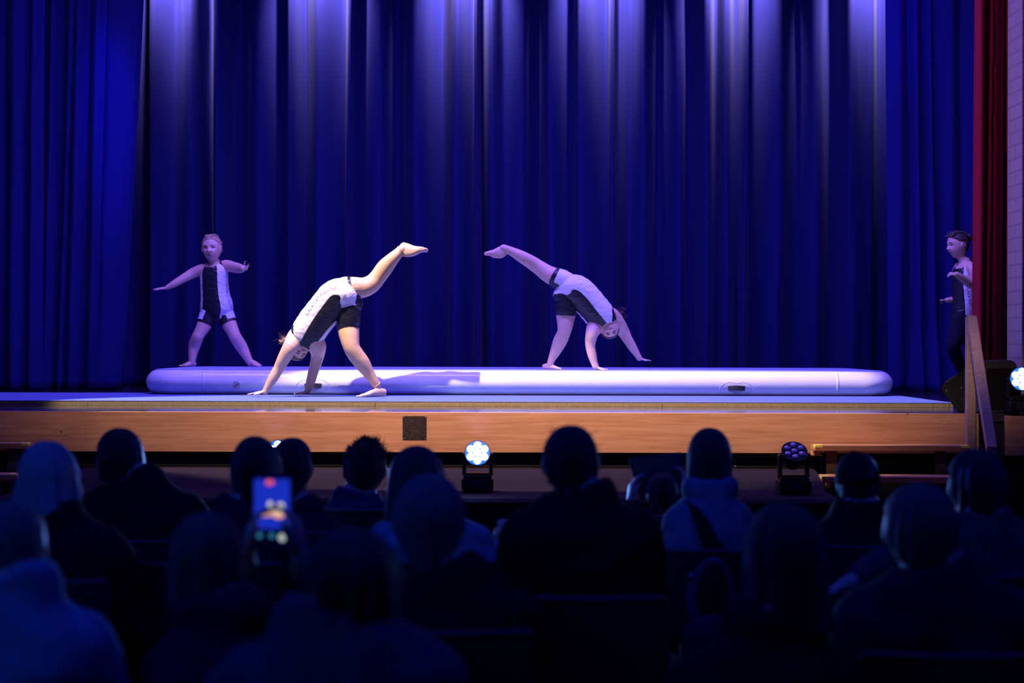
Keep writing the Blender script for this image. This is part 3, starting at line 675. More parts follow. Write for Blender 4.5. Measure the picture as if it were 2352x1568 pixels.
def shrink(bvh, p, off=.002):
    q, n, i, d = bvh.find_nearest(p); return q + n * off
def bvh_of(B): return BVHTree.FromPolygons([Vector(v) for v in B.V], B.polys)
def face_parts(B, parent, c, R, hw, hd, hh, browcol, lipcol, look=(0, 0), bvh=None, smile=.0, only=(1, 1), openm=.35, half=.6):
    bvh = bvh or bvh_of(B); c = Vector(c)
    def surf(x, z):
        o = c + R @ Vector((x * hw, hd * 2.2, z * hh)); q, n, i, d = bvh.ray_cast(o, -(R.col[1])); return q if q is not None else c + R @ Vector((x * hw, hd, z * hh))
    Mw = mat('eye_white', (.45, .40, .40), .3); Mi = mat('eye_iris', (.02, .014, .012), .15)
    for sx, use in ((-1, only[0]), (1, only[1])):
        if not use: continue
        q = surf(sx * .39, .02); bm = bmesh.new(); q2 = q - R.col[1] * hd * .035
        ell(bm, q2, R, (hw * .135, hd * .07, hh * .050 * half / .6), 18, 12)
        e = obj('eye', bm, Mw, parent, smooth=True)
        bm = bmesh.new(); q3 = q2 + R.col[1] * hd * .030 + R.col[0] * look[0] * hw + R.col[2] * look[1] * hh
        ell(bm, q3, R, (hw * .088, hd * .052, hh * .049 * half / .6), 14, 10); obj('iris', bm, Mi, e, smooth=True)
        bm = bmesh.new(); C = [surf(sx * x, z) + R.col[1] * .0006 for x, z in ((.20, .045), (.30, .085), (.42, .095), (.54, .06), (.60, .03))]
        C = crom(C, 4); tube(bm, C, .0016 * hw / .08, .0022, n=8); obj('eyelid', bm, mat('lash_line', (.10, .05, .04), .7), parent, smooth=True)
        bm = bmesh.new(); C = [surf(sx * x, z) + R.col[1] * .0005 for x, z in ((.17, .20), (.30, .245), (.45, .25), (.60, .20))]
        C = crom(C, 4); tube(bm, C, np.interp(np.linspace(0, 1, len(C)), [0, .4, 1], [.0028, .0034, .0012]), .0014, n=8, side=tuple(R.col[2])); obj('eyebrow', bm, mat('brow_%s' % browcol[0], browcol[1], .9), parent, smooth=True)
    bm = bmesh.new(); w_ = .27
    up = [surf(x * w_, -.455 - .0 * x * x + smile * x * x - .015 * (1 - abs(x))) + R.col[1] * .0008 for x in (-1, -.5, 0, .5, 1)]
    lo = [surf(x * w_, -.455 - openm * .2 * (1 - x * x) + smile * x * x) + R.col[1] * .0008 for x in (-1, -.5, 0, .5, 1)]
    for C, th in ((up, .0026), (lo, .0034)): C = crom(C, 4); tube(bm, C, th * hw / .08 * np.interp(np.linspace(0, 1, len(C)), [0, .5, 1], [.4, 1, .4]), .0022, n=8, side=tuple(R.col[2]))
    obj('lips', bm, mat('lips', lipcol, .45), parent, smooth=True)
    bm = bmesh.new(); q = surf(0, -.455 - openm * .11); ell(bm, q - R.col[1] * .0008, R, (hw * w_ * .85, .0022, hh * openm * .10), 16, 8); obj('mouth_opening', bm, mat('mouth_dark', (.05, .012, .015), .6), parent, smooth=True)
    bm = bmesh.new()
    for sx in (-1, 1): q = surf(sx * .09, -.262); ell(bm, q - R.col[1] * .001, R, (hw * .035, .003, hh * .018), 10, 6)
    obj('nostrils', bm, mat('nostril', (.16, .05, .04), .8), parent, smooth=True)

def strands(name, parent, starts, m, r=.0008, segs=9):
    """starts: list of (point, direction, length, curl)"""
    bm = bmesh.new(); rr = random.Random(len(starts))
    for p, d, L, cu in starts:
        p = Vector(p); d = nrm(d); C = [p.copy()]; ax = Vector((rr.uniform(-1, 1), rr.uniform(-1, 1), rr.uniform(-1, 1))).normalized()
        for k in range(segs): d = (Quaternion(ax, cu * rr.uniform(.4, 1.4)) @ d); p = p + d * L / segs; C.append(p.copy())
        C = crom(C, 2); tube(bm, C, np.linspace(r, r * .35, len(C)), n=5)
    return obj(name, bm, m, parent, smooth=True)
def braid(bm, C, r, n=None):
    C = crom(C, 8); L = np.r_[0, np.cumsum(np.linalg.norm(np.diff(C, axis=0), axis=1))]; n = n or int(L[-1] / (r * 1.15)); T, A, Bv = frames(C, None)
    for i in range(n):
        s = L[-1] * (i + .5) / n; c = np.array([np.interp(s, L, C[:, k]) for k in range(3)]); j = min(len(C) - 1, int(np.searchsorted(L, s))); sg = 1 if i % 2 else -1
        rr_ = r * (1 - .35 * i / n); t = Vector(T[j]); a = Vector(A[j]); b = Vector(Bv[j]); x = (t * .8 + a * sg * .6).normalized(); y = x.cross(b).normalized(); z = x.cross(y)
        ell(bm, Vector(c) + a * sg * rr_ * .42, Matrix((x, y, z)).transposed(), (rr_ * 1.05, rr_ * .62, rr_ * .62), 10, 8)

def lettering(name, text, path, size, garment, parent, m, flip=False, lean=.15, jitter=0, dens=1.0, side_up=1):
    """writes text along a pixel path, laid on the garment's surface"""
    me = garment.data; off = ROOT[garment.name]
    bv = BVHTree.FromPolygons([v.co + off for v in me.vertices], [tuple(p.vertices) for p in me.polygons])
    cu = bpy.data.curves.new('t', 'FONT'); cu.body = text; cu.size = 1; cu.extrude = 0; cu.shear = lean; cu.offset = -.012; cu.resolution_u = 3
    o = bpy.data.objects.new('t', cu); COL.objects.link(o); dg = bpy.context.evaluated_depsgraph_get(); tm = bpy.data.meshes.new_from_object(o.evaluated_get(dg)); bpy.data.objects.remove(o)
    bm = bmesh.new(); bm.from_mesh(tm); bmesh.ops.triangulate(bm, faces=bm.faces)
    bmesh.ops.subdivide_edges(bm, edges=[e for e in bm.edges if e.calc_length() > .25], cuts=1)
    xs = [v.co.x for v in bm.verts]; x0, x1 = min(xs), max(xs); path = crom(path, 8); L = np.r_[0, np.cumsum(np.linalg.norm(np.diff(path, axis=0), axis=1))]
    for v in bm.verts:
        s = (v.co.x - x0) / (x1 - x0) * L[-1]; q = np.array([np.interp(s, L, path[:, k]) for k in range(2)]); q2 = np.array([np.interp(min(s + 1, L[-1]), L, path[:, k]) for k in range(2)]); q1 = np.array([np.interp(max(s - 1, 0), L, path[:, k]) for k in range(2)])
        t = (q2 - q1) / (np.linalg.norm(q2 - q1) + 1e-9); nrm2 = np.array([t[1], -t[0]]) * side_up; px = q + nrm2 * v.co.y * size
        d = (P(px[0], px[1], 12) - CAM).normalized(); hit, n, i, dist = bv.ray_cast(CAM, d)
        if hit is None: hit, n, i, dist = bv.find_nearest(CAM + d * 12)
        if n.dot(d) > 0: n = -n
        v.co = hit + n * .0022
    me2 = bpy.data.meshes.new(name); bm.to_mesh(me2); bm.free(); return link(name, me2, m, parent, smooth=False)

M_skin = mat('skin', (.74, .47, .34), .48, noise_s=30, noise_a=.05); 
M_skin.node_tree.nodes['Principled BSDF'].inputs['Subsurface Weight'].default_value = .12
M_skin.node_tree.nodes['Principled BSDF'].inputs['Subsurface Radius'].default_value = (.02, .008, .004)
M_lyb = mat('black_lycra', (.016, .016, .024), .42, 0, .45, bump=.1, bump_s=60)
M_lyw = mat('white_lycra', (.80, .77, .79), .5, bump=.25, bump_s=30, stretch=(1, 1, 2.2))
M_print = mat('print_purple', (.10, .03, .12), .6)
M_tights = mat('tan_tights', (.72, .44, .25), .40, 0, .5)

def smooth_lab(B, lab, it=5):
    nv = len(B.V); P4 = [p for p in B.polys]; fi = np.repeat(np.arange(len(P4)), [len(p) for p in P4]); vi = np.concatenate([np.array(p) for p in P4]); cnt = np.bincount(vi, minlength=nv); fc = np.bincount(fi, minlength=len(P4))
    def sm(x):
        x = x.astype(float)
        for _ in range(it):
            v = np.bincount(vi, weights=x[fi], minlength=nv) / cnt; x = np.bincount(fi, weights=v[vi], minlength=len(P4)) / fc
        return x
    out = (sm(lab > 0) > .5).astype(int); wh = sm(lab == 2) / np.maximum(sm(lab > 0), 1e-6); out[(out > 0) & (wh > .5)] = 2; return out
def leotard(B, parent, cfg, front_a=36, back_a=-70, hems=None, extra=None, neck=.86, name='leotard', fs=-1):
    """black front and back, white side panels that end in points below the arm holes, thigh shorts with a black hem"""
    part, t, la, fa = B.part, B.t, B.la, fs * B.fa; lab = np.zeros(len(part), int)
    ang = np.degrees(np.arctan2(fa, np.abs(la)))
    tor = part == 'torso'; lab[tor] = 1
    pa = cfg.get('panel', ((0, 52), (.25, 55), (.6, 55), (.8, 56), (.93, 58)))
    hi = np.interp(t, [p[0] for p in pa], [p[1] for p in pa])
    lo = np.interp(t, [0, .66, .74, .92], [back_a, back_a, 0, 56])
    lab[tor & (ang < hi) & (ang > lo) & (t < .93)] = 2
    # neckline and arm holes
    nk = tor & (t > neck) & (np.abs(la) < np.where(t > .94, .85, .30 + .40 * np.sqrt(np.clip((t - neck) / .10, 0, 1)))) & (fa > -.2); lab[nk] = 0
    lab[tor & (t > .94) & (np.abs(la) < .7)] = 0
    lab[tor & (np.abs(la) > np.interp(t, [.78, .84, .93, 1], [1.5, .96, .74, .66])) & (t > .78)] = 0
    for leg, hem, outer in hems or ():
        L = part == leg; lab[L & (t < hem)] = 1
        C = next(s_ for s_ in B.st if s_[0] == leg); 
        q = B.FN @ np.array(outer[0]); q2 = B.FN @ np.array(outer[1])
        w_ = L & (t < hem - .035) & (q > outer[2]) ; lab[w_] = 2
    if extra is not None: extra(lab)
    return smooth_lab(B, lab)

# ---------------------------------------------------------------- girl standing on the track
def girl_standing():
    D = 14.0; k = 1 / S(D)
    root = thing('person', 'small child in a black and white leotard standing arms spread on the track', 'person', (P(510, 840, D).x, D, ZT + .0045))
    B = Body(); g = lambda x, y, d=D: P(x, y, d)
    lat = nrm((.93, -.28, 0)); 
    # torso from crotch to neck (side = lateral)
    T = [(497.5, 722, 27, 19), (497.5, 712, 36, 26), (497, 700, 37, 27), (495, 683, 33.5, 26), (493, 662, 31.5, 24), (492, 640, 31.5, 24), (491.5, 622, 31, 22), (491, 610, 26, 17), (491, 602, 14, 13)]
    B.limb('torso', [(g(x, y), a * k, b * k) for x, y, a, b in T], side=lat, n=6, around=28, pw=2.3)
    B.limb('neck', [(g(491, 611), 12.5 * k), (g(490, 600, D - .02), 10.5 * k), (g(488, 588, D - .03), 11 * k)], n=4)
    R = basis((-.10, -1, -.06), (-.06, 0, 1)); hc = g(486.5, 570, D - .05); hw, hd, hh = 21.5 * k, 25 * k, 31 * k
    body_head(B, hc, R, hw, hd, hh, 1.15)
    # viewer-left arm: sweeps down and out
    B.limb('arm', [(g(474, 619), 12.5 * k), (g(463, 619.5), 13 * k), (g(443, 627.5), 12 * k), (g(420, 640, D - .03), 10 * k), (g(402, 650.5, D - .05), 8.6 * k), (g(384, 660.5, D - .06), 5.8 * k)], n=5)
    hand(B, g(383, 661, D - .06), g(353, 664.5, D - .08) - g(383, 661.5, D - .06), (0, .25, -1), 33 * k, curls=(4, 3, 4, 8), thumb=-1, spread=5, thumbout=25)
    # viewer-right arm: upper arm out, forearm towards the camera
    B.limb('arm', [(g(509, 613), 13 * k), (g(520, 610), 13.5 * k), (g(535, 613, D - .07), 12.5 * k), (g(548, 616, D - .16), 11.5 * k), (g(555, 617, D - .25), 9 * k), (g(558, 617, D - .30), 7 * k)], n=5)
    hand(B, g(557.5, 617, D - .30), g(574, 613, D - .33) - g(558, 616.5, D - .28), (-.5, -1, .15), 28 * k, curls=(10, 18, 26, 34), thumb=-1, spread=9, thumbout=75)
    # legs
    def leg(nm, pts): B.limb(nm, pts, side=(1, 0, 0), n=6, around=22)
    leg('legR', [(g(482, 712), 19 * k), (g(477, 726), 19 * k), (g(469, 746, D - .02), 17 * k), (g(458, 766, D - .04), 13.8 * k), (g(454, 774, D - .04), 13.6 * k), (g(447, 792), 13.8 * k), (g(443, 812), 10.5 * k), (g(441, 832), 7.6 * k)])
    leg('legL', [(g(514, 712), 19 * k), (g(519, 726), 19 * k), (g(527, 745, D - .02), 17.2 * k), (g(536, 764, D - .04), 14.4 * k), (g(541, 775, D - .04), 14.2 * k), (g(555, 797), 13.8 * k), (g(566, 817), 10.5 * k), (g(575, 833), 7.8 * k)])
    zf = ZT + .0055
    def G(x, d): q = P(x, 843, d); return Vector((q.x, d, zf))
    foot(B, g(441, 833), G(447, D + .05), G(416, D - .10), (0, 0, 1), 9.5 * k)
    foot(B, g(575, 834), G(572, D + .06), G(598, D - .12), (0, 0, 1), 9.5 * k)
    B.mesh(.0036, 3)
    lab = leotard(B, root, {}, hems=[('legR', .275, ((-1, -.25, 0), (0, 1, 0), .50)), ('legL', .275, ((.93, -.45, 0), (0, 1, 0), .50))], neck=.80)
    body = B.finish(root, M_skin)
    go = B.shell('leotard', lab, .0042, [M_lyb, M_lyw], root, wr=.0035, wrs=30)
    lettering('printed_name', 'BLACK CAT THEATRE', [(519, 655), (519.5, 668), (521, 683), (526, 698), (531, 710)], 5.2, go, go, M_print, lean=.1)
    bv = bvh_of(B); face_parts(B, root, hc, R, hw, hd, hh, ('fair', (.42, .27, .19)), (.45, .14, .13), look=(-.02, -.01), bvh=bv, openm=.34, half=.42)
    # hair: pulled back cap with two french braids and flyaway wisps
    loc = (B.FC - np.array(hc)) @ np.array(R); xn, yn, zn = loc[:, 0] / hw, loc[:, 1] / hd, loc[:, 2] / hh
    hm = ((B.part == 'head') | (B.part == 'neck')) & ((zn > np.interp(yn, [-1, -.35, .0, .45, .75, 1], [-.75, -.55, .12, .42, .70, .76]))) & (np.abs(xn) < 1.2)
    ear = (np.abs(xn) > .9) & (zn < .22) & (yn > -.35) & (yn < .25); hm &= ~ear
    M = mat('fair_hair', (.46, .31, .20), .5, bump=.35, bump_s=120, stretch=(2, .5, .5), noise_s=120, noise_a=.3)
    hair = B.shell('hair', smooth_lab(B, hm.astype(int), 3), .005, M, root, wr=.0015, wrs=60, edge=.1)
    for sx in (-1, 1):
        bm = bmesh.new()
        C = [hc + R @ Vector((sx * x * hw, y * hd, z * hh)) for x, y, z in ((.22, .66, .78), (.34, .45, .92), (.46, .10, .99), (.56, -.3, .92), (.62, -.72, .62), (.55, -.95, .2), (.5, -1.0, -.3))]
        braid(bm, C, .0115)
        obj('braid', bm, mat('fair_braid', (.46, .31, .19), .5, bump=.8, bump_s=160), root, smooth=True)
    st = []; rr = random.Random(2)
    for i in range(26):
        z = rr.uniform(-.3, .5); st.append((hc + R @ Vector((-hw * 1.02, -hd * rr.uniform(.1, .7), z * hh)), (-1, rr.uniform(-.2, .4), rr.uniform(-.5, .2)), rr.uniform(.02, .07), .22))
    for i in range(22):
        a = rr.uniform(0, 2 * pi); e = rr.uniform(.3, 1.2); n = Vector((cos(a) * cos(e), sin(a) * cos(e), sin(e))); st.append((hc + R @ Vector((n.x * hw * 1.05, n.y * hd * 1.05, n.z * hh * 1.08)), R @ (n + Vector((0, -.9, 0))), rr.uniform(.015, .035), .2))
    strands('wisps', root, st, M, .0008)
    # sparkle patch on the forehead
    bm = bmesh.new()
    for i in range(34):
        x = rr.gauss(.02, .22); z = rr.gauss(.40, .045) - .06 * abs(x); o_ = hc + R @ Vector((x * hw, hd * 2, z * hh)); q, n, _, _ = bv.ray_cast(o_, -R.col[1])
        if q is not None: ell(bm, q, None, (.0016, .001, .0016), 6, 4)
    obj('face_glitter', bm, mat('glitter', (.9, .9, .95), .2, .6), root)


# ---------------------------------------------------------------- girl cartwheeling in front of the track
def girl_front():
    D = 11.98; k = 1 / S(D); g = lambda x, y, d=D: P(x, y, d)
    root = thing('person', 'girl in tan tights doing a cartwheel on the mats before the white track', 'person', (P(720, 905, D).x, D, ZM))
    B = Body()
    up = nrm(P(700, 700, D) - P(724, 720, D))      # roughly perpendicular to the spine, image up-left
    lat = np.array([nrm(Vector((-.66, -.52, .54)))] * 1)[0]
    T = [(806, 700, 27, 25), (797, 686, 38, 34), (785, 682, 43, 37), (770, 688, 43, 36), (751, 707, 40, 34), (731, 730, 38.5, 33), (715, 752, 38.5, 33), (703, 772, 38, 30), (694, 787, 32, 24), (690, 797, 17, 16)]
    B.limb('torso', [(g(x, y), a * k, b * k) for x, y, a, b in T], side=lat, n=6, around=30, pw=2.25)
    B.limb('neck', [(g(696, 786), 17 * k), (g(692, 797, D + .01), 14 * k), (g(688, 803, D + .02), 14 * k)], n=4)
    R = basis((.42, -.80, -.42), (-.62, .12, -.78)); hc = g(686, 799, D + .015); hw, hd, hh = 22 * k, 26 * k, 29 * k
    body_head(B, hc, R, hw, hd, hh, 1.1)
    # near arm
    d1 = 11.93
    B.limb('arm', [(g(692, 766), 24 * k), (g(680, 778, D - .02), 23 * k), (g(667, 797, d1 - .03), 18 * k), (g(652, 823, d1 - .02), 15 * k), (g(640, 846, d1), 12.5 * k), (g(627, 868, d1), 11.5 * k), (g(613, 892, d1), 8 * k), (g(609, 900, d1), 7.5 * k)], n=5)
    hand(B, g(608, 899.5, d1), Vector((P(566, 910, d1 - .02).x - P(608, 900, d1).x, -.03, -.018)), (0, 0, -1), 43 * k, curls=(2, 2, 2, 2), thumb=1, spread=9, thumbout=42)
    # far arm
    d2 = 12.16
    B.limb('arm', [(g(714, 782), 22 * k), (g(727, 793, D + .05), 22 * k), (g(730, 812, d2 - .03), 16.5 * k), (g(725, 835, d2), 13.5 * k), (g(720, 852, d2), 12.3 * k), (g(714, 874, d2), 11 * k), (g(707, 896, d2), 8 * k)], n=5)
    hand(B, g(706, 899.5, d2), Vector((P(672, 908, d2).x - P(706, 900, d2).x, -.04, -.016)), (0, 0, -1), 35 * k, curls=(2, 2, 2, 2), thumb=1, spread=8, thumbout=42)
    # raised leg
    B.limb('legR', [(g(786, 672), 33 * k), (g(796, 665), 29 * k), (g(812, 661), 25 * k), (g(835, 660, D + .02), 22.5 * k), (g(854, 651, D + .03), 20.5 * k), (g(868, 636, D + .03), 18.5 * k), (g(885, 613, D + .02), 18.5 * k), (g(902, 594), 14.5 * k), (g(917, 579), 11 * k), (g(925, 571), 10.5 * k)], side=(0, 1, 0), n=6, around=24)
    foot(B, g(923, 572, D), g(921, 553.5, D), g(983, 570, D - .02), (-.10, 0, -1), 12.0 * k, hf=.31)
    # standing leg
    zf = ZM + .0015
    B.limb('legL', [(g(797, 690), 31 * k), (g(799, 707), 29 * k), (g(800, 730), 27.5 * k), (g(800, 752), 25 * k), (g(803, 775, D - .03), 22 * k), (g(808, 798, D - .05), 18.5 * k), (g(818, 815, D - .04), 18 * k), (g(832, 834, D - .02), 17.5 * k), (g(848, 858, D), 12.5 * k), (g(861, 878, D + .01), 9.5 * k), (g(866, 886, D + .02), 9 * k)], side=(1, 0, 0), n=6, around=24)
    hl = Vector((P(886, 908, D + .06).x, D + .05, zf)); to = Vector((P(822, 914, D - .1).x, D - .12, zf))
    foot(B, g(867, 887, D + .02), hl, to, (0, 0, 1), 9.5 * k, hf=.155)
    B.mesh(.0038, 3)
    fl = nrm(P(790, 640, D) - P(805, 700, D)); 
    lab = leotard(B, root, {'panel': ((0, 46), (.3, 50), (.6, 58), (.8, 62), (.93, 62))}, hems=[('legR', .20, ((-.15, -.25, 1.0), (0, 0, 1), -.35)), ('legL', .33, ((-.9, .3, 0), (0, 0, 1), .86))], neck=.90, back_a=-62)
    body = B.finish(root, M_skin)
    go = B.shell('leotard', lab, .0045, [M_lyb, M_lyw], root, wr=.0025, wrs=22)
    tl = np.zeros(len(lab), int); tl[((B.part == 'legR') & (B.t > .16) & (B.t < .955)) | ((B.part == 'legL') & (B.t > .30) & (B.t < .955))] = 1
    B.shell('tights', tl, .0022, M_tights, root, wr=.0006, wrs=20, edge=1.8)
    lettering('printed_name', 'BLACK CAT THEATRE', [(707, 727), (717, 709), (731, 690), (748, 675), (762, 667.5), (774, 665)], 10.5, go, go, M_print, lean=.2)
    for st_ in (('legR',), ('legL',)):
        s_ = next(q for q in B.st if q[0] == st_[0]); C = s_[1]; i = int(len(C) * .955) - 1; bm = bmesh.new(); T_, A_, B_ = s_[2][i], s_[3][i], s_[4][i]
        ring = [C[i] + (A_ * cos(a) + B_ * sin(a)) * (s_[5][i] + .003) for a in np.linspace(0, 2 * pi, 25)]; tube(bm, ring, .0028, n=6, cap=False); obj('ankle_cuff', bm, M_tights, root, smooth=True)
    bv = bvh_of(B); face_parts(B, root, hc, R, hw, hd, hh, ('brown', (.12, .07, .05)), (.48, .14, .13), bvh=bv, openm=.3)
    loc = (B.FC - np.array(hc)) @ np.array(R); xn, yn, zn = loc[:, 0] / hw, loc[:, 1] / hd, loc[:, 2] / hh
    hm = (B.part == 'head') & (zn > np.interp(yn, [-1, -.35, .0, .45, .75, 1], [-.75, -.55, .12, .36, .60, .66])); ear = (np.abs(xn) > .9) & (zn < .22) & (yn > -.35) & (yn < .25); hm &= ~ear
    M = mat('light_brown_hair', (.20, .12, .08), .5, bump=.9, bump_s=90, noise_s=60, noise_a=.35)
    B.shell('hair', hm.astype(int), .008, M, root, wr=.003, wrs=60, edge=.15)
    rr = random.Random(5); st = []; tail = P(657, 782, D + .12)
    bm = bmesh.new(); C = [hc + R @ Vector((0, -hd * .95, hh * .5)), P(664, 790, D + .10), P(655, 780, D + .12), P(648, 786, D + .10), P(643, 783, D + .1)]
    C = crom(C, 5); tube(bm, C, np.interp(np.linspace(0, 1, len(C)), [0, .5, 1], [.018, .022, .012]), n=12); obj('ponytail', bm, M, root, smooth=True)
    for i in range(60):
        p = tail + Vector((rr.uniform(-.035, .03), rr.uniform(-.03, .03), rr.uniform(-.03, .035))); st.append((p, (-1, rr.uniform(-.3, .3), rr.uniform(-.35, .6)), rr.uniform(.03, .085), .5))
    for i in range(14):
        st.append((hc + R @ Vector((rr.uniform(-.8, .8) * hw, -hd * .3, hh * .9)), R @ Vector((rr.uniform(-.6, .6), 0, 1)), rr.uniform(.02, .05), .4))
    strands('wisps', root, st, M, .0009)

# ---------------------------------------------------------------- girl cartwheeling on the track
def girl_back():
    D = 12.85; k = 1 / S(D); g = lambda x, y, d=D: P(x, y, d)
    root = thing('person', 'bare legged girl doing a cartwheel up on the white inflatable track', 'person', (P(1320, 848, D).x, D, ZT + .0045))
    B = Body()
    lat = np.array(nrm(Vector((.56, -.60, .58))))
    T = [(1293, 678, 22, 22), (1302, 672, 31, 30), (1313, 667, 35.5, 33), (1327, 671, 35.5, 34), (1344, 685, 34.5, 33), (1361, 704, 34, 32), (1375, 721, 34, 31), (1386, 734, 32, 27), (1394, 744, 26, 20), (1399, 752, 14, 14)]
    B.limb('torso', [(g(x, y), a * k, b * k) for x, y, a, b in T], side=lat, n=6, around=30, pw=2.25)
    B.limb('neck', [(g(1394, 742), 14 * k), (g(1398, 752, D - .01), 12.5 * k), (g(1400, 758, D - .02), 13 * k)], n=4)
    R = basis((.12, -.93, -.40), (.22, .18, -.95)); hc = g(1400, 755, D - .01); hw, hd, hh = 19.5 * k, 22 * k, 22 * k
    body_head(B, hc, R, hw, hd, hh, 1.1)
    # left-of-view supporting arm
    d1 = 12.76
    B.limb('arm', [(g(1378, 742), 19 * k), (g(1366, 752, D - .03), 19 * k), (g(1359, 768, d1), 14.5 * k), (g(1356, 784, d1), 12.5 * k), (g(1356, 797, d1), 11 * k), (g(1360, 815, d1), 10.5 * k), (g(1365, 833, d1), 8 * k), (g(1368, 841, d1), 7.6 * k)], n=5)
    wr = g(1368, 842, d1); hand(B, Vector((wr.x, wr.y, ZT + .026)), Vector((P(1400, 849, d1).x - wr.x, -.01, -.022)), (0, 0, -1), 33 * k, curls=(-2, 3, 6, 9), thumb=-1, spread=7, thumbout=35)
    # right-of-view arm reaching out
    d2 = 12.98
    B.limb('arm', [(g(1392, 722), 21 * k), (g(1406, 727, D + .03), 19 * k), (g(1420, 743, D + .06), 16.5 * k), (g(1431, 760, d2), 14.5 * k), (g(1441, 778, d2), 12 * k), (g(1452, 796, d2), 10.5 * k), (g(1464, 815, d2), 7.5 * k), (g(1468, 822, d2), 7 * k)], n=5)
    hand(B, g(1467, 823, d2), g(1495, 829.5, d2) - g(1466, 824.5, d2), (0, 0, -1), 31 * k, curls=(0, 2, 0, 2), thumb=-1, spread=9, thumbout=30)
    # raised leg
    B.limb('legR', [(g(1308, 661), 27 * k), (g(1294, 646), 24.5 * k), (g(1275, 637), 22 * k), (g(1256, 627, D + .02), 19.5 * k), (g(1236, 613, D + .03), 17 * k), (g(1221, 603, D + .02), 15.8 * k), (g(1200, 590.5, D), 14 * k), (g(1178, 578.5), 10.5 * k), (g(1163, 572), 9 * k), (g(1156, 570), 9 * k)], side=(0, 1, 0), n=6, around=24)
    foot(B, g(1158, 571, D), g(1160, 561, D), g(1111, 580, D - .02), (.0, 0, -1), 10 * k, hf=.32)
    # standing leg
    B.limb('legL', [(g(1304, 676), 26 * k), (g(1301, 694), 25 * k), (g(1300, 712), 24 * k), (g(1299, 730), 21.5 * k), (g(1298, 748, D - .02), 18 * k), (g(1295, 764, D - .03), 15.6 * k), (g(1287, 782, D - .01), 16.2 * k), (g(1277, 804, D), 13 * k), (g(1267, 825, D), 8.6 * k), (g(1264, 834, D), 7.8 * k)], side=(1, 0, 0), n=6, around=24)
    zf = ZT + .0055; hl = Vector((P(1248, 848, D).x, D + .03, zf)); to = Vector((P(1292, 850, D).x, D - .04, zf))
    foot(B, g(1262, 836, D), hl, to, (0, 0, 1), 8.5 * k)
    B.mesh(.0038, 3)
    lab = leotard(B, root, {'panel': ((0, -40), (.10, 20), (.2, 46), (.3, 50), (.6, 56), (.8, 58), (.93, 58))}, hems=[('legR', .245, ((.2, -.25, 1.0), (0, 0, 1), -.30)), ('legL', .30, ((.9, .3, 0), (0, 0, 1), .86))], neck=.93, back_a=-62, fs=1)
    B.finish(root, M_skin)
    B.shell('leotard', lab, .0045, [M_lyb, M_lyw], root, wr=.003, wrs=22)
    bv = bvh_of(B); face_parts(B, root, hc, R, hw, hd, hh, ('dark', (.06, .04, .03)), (.48, .14, .13), bvh=bv, openm=.3)
    loc = (B.FC - np.array(hc)) @ np.array(R); xn, yn, zn = loc[:, 0] / hw, loc[:, 1] / hd, loc[:, 2] / hh
    hm = (B.part == 'head') & (zn > np.interp(yn, [-1, -.35, .0, .45, .75, 1], [-.75, -.55, .12, .36, .60, .66])); ear = (np.abs(xn) > .9) & (zn < .22) & (yn > -.35) & (yn < .25); hm &= ~ear
    M = mat('brown_hair', (.13, .08, .055), .5, bump=.9, bump_s=90, noise_s=60, noise_a=.35)
    B.shell('hair', hm.astype(int), .007, M, root, wr=.003, wrs=60, edge=.15)
    rr = random.Random(6); st = []
    for i in range(46):
        p = P(rr.uniform(1416, 1436), rr.uniform(704, 730), D + rr.uniform(.10, .2)); st.append((p, (1, rr.uniform(-.2, .5), rr.uniform(-1, -.1)), rr.uniform(.03, .07), .4))
    bm = bmesh.new(); C = crom([hc + R @ Vector((0, -hd * .9, hh * .2)), P(1418, 748, D + .16), P(1424, 730, D + .2), P(1427, 718, D + .18)], 5); tube(bm, C, np.linspace(.02, .014, len(C)), n=10); obj('ponytail', bm, M, root, smooth=True)
    strands('wisps', root, st, M, .0009)

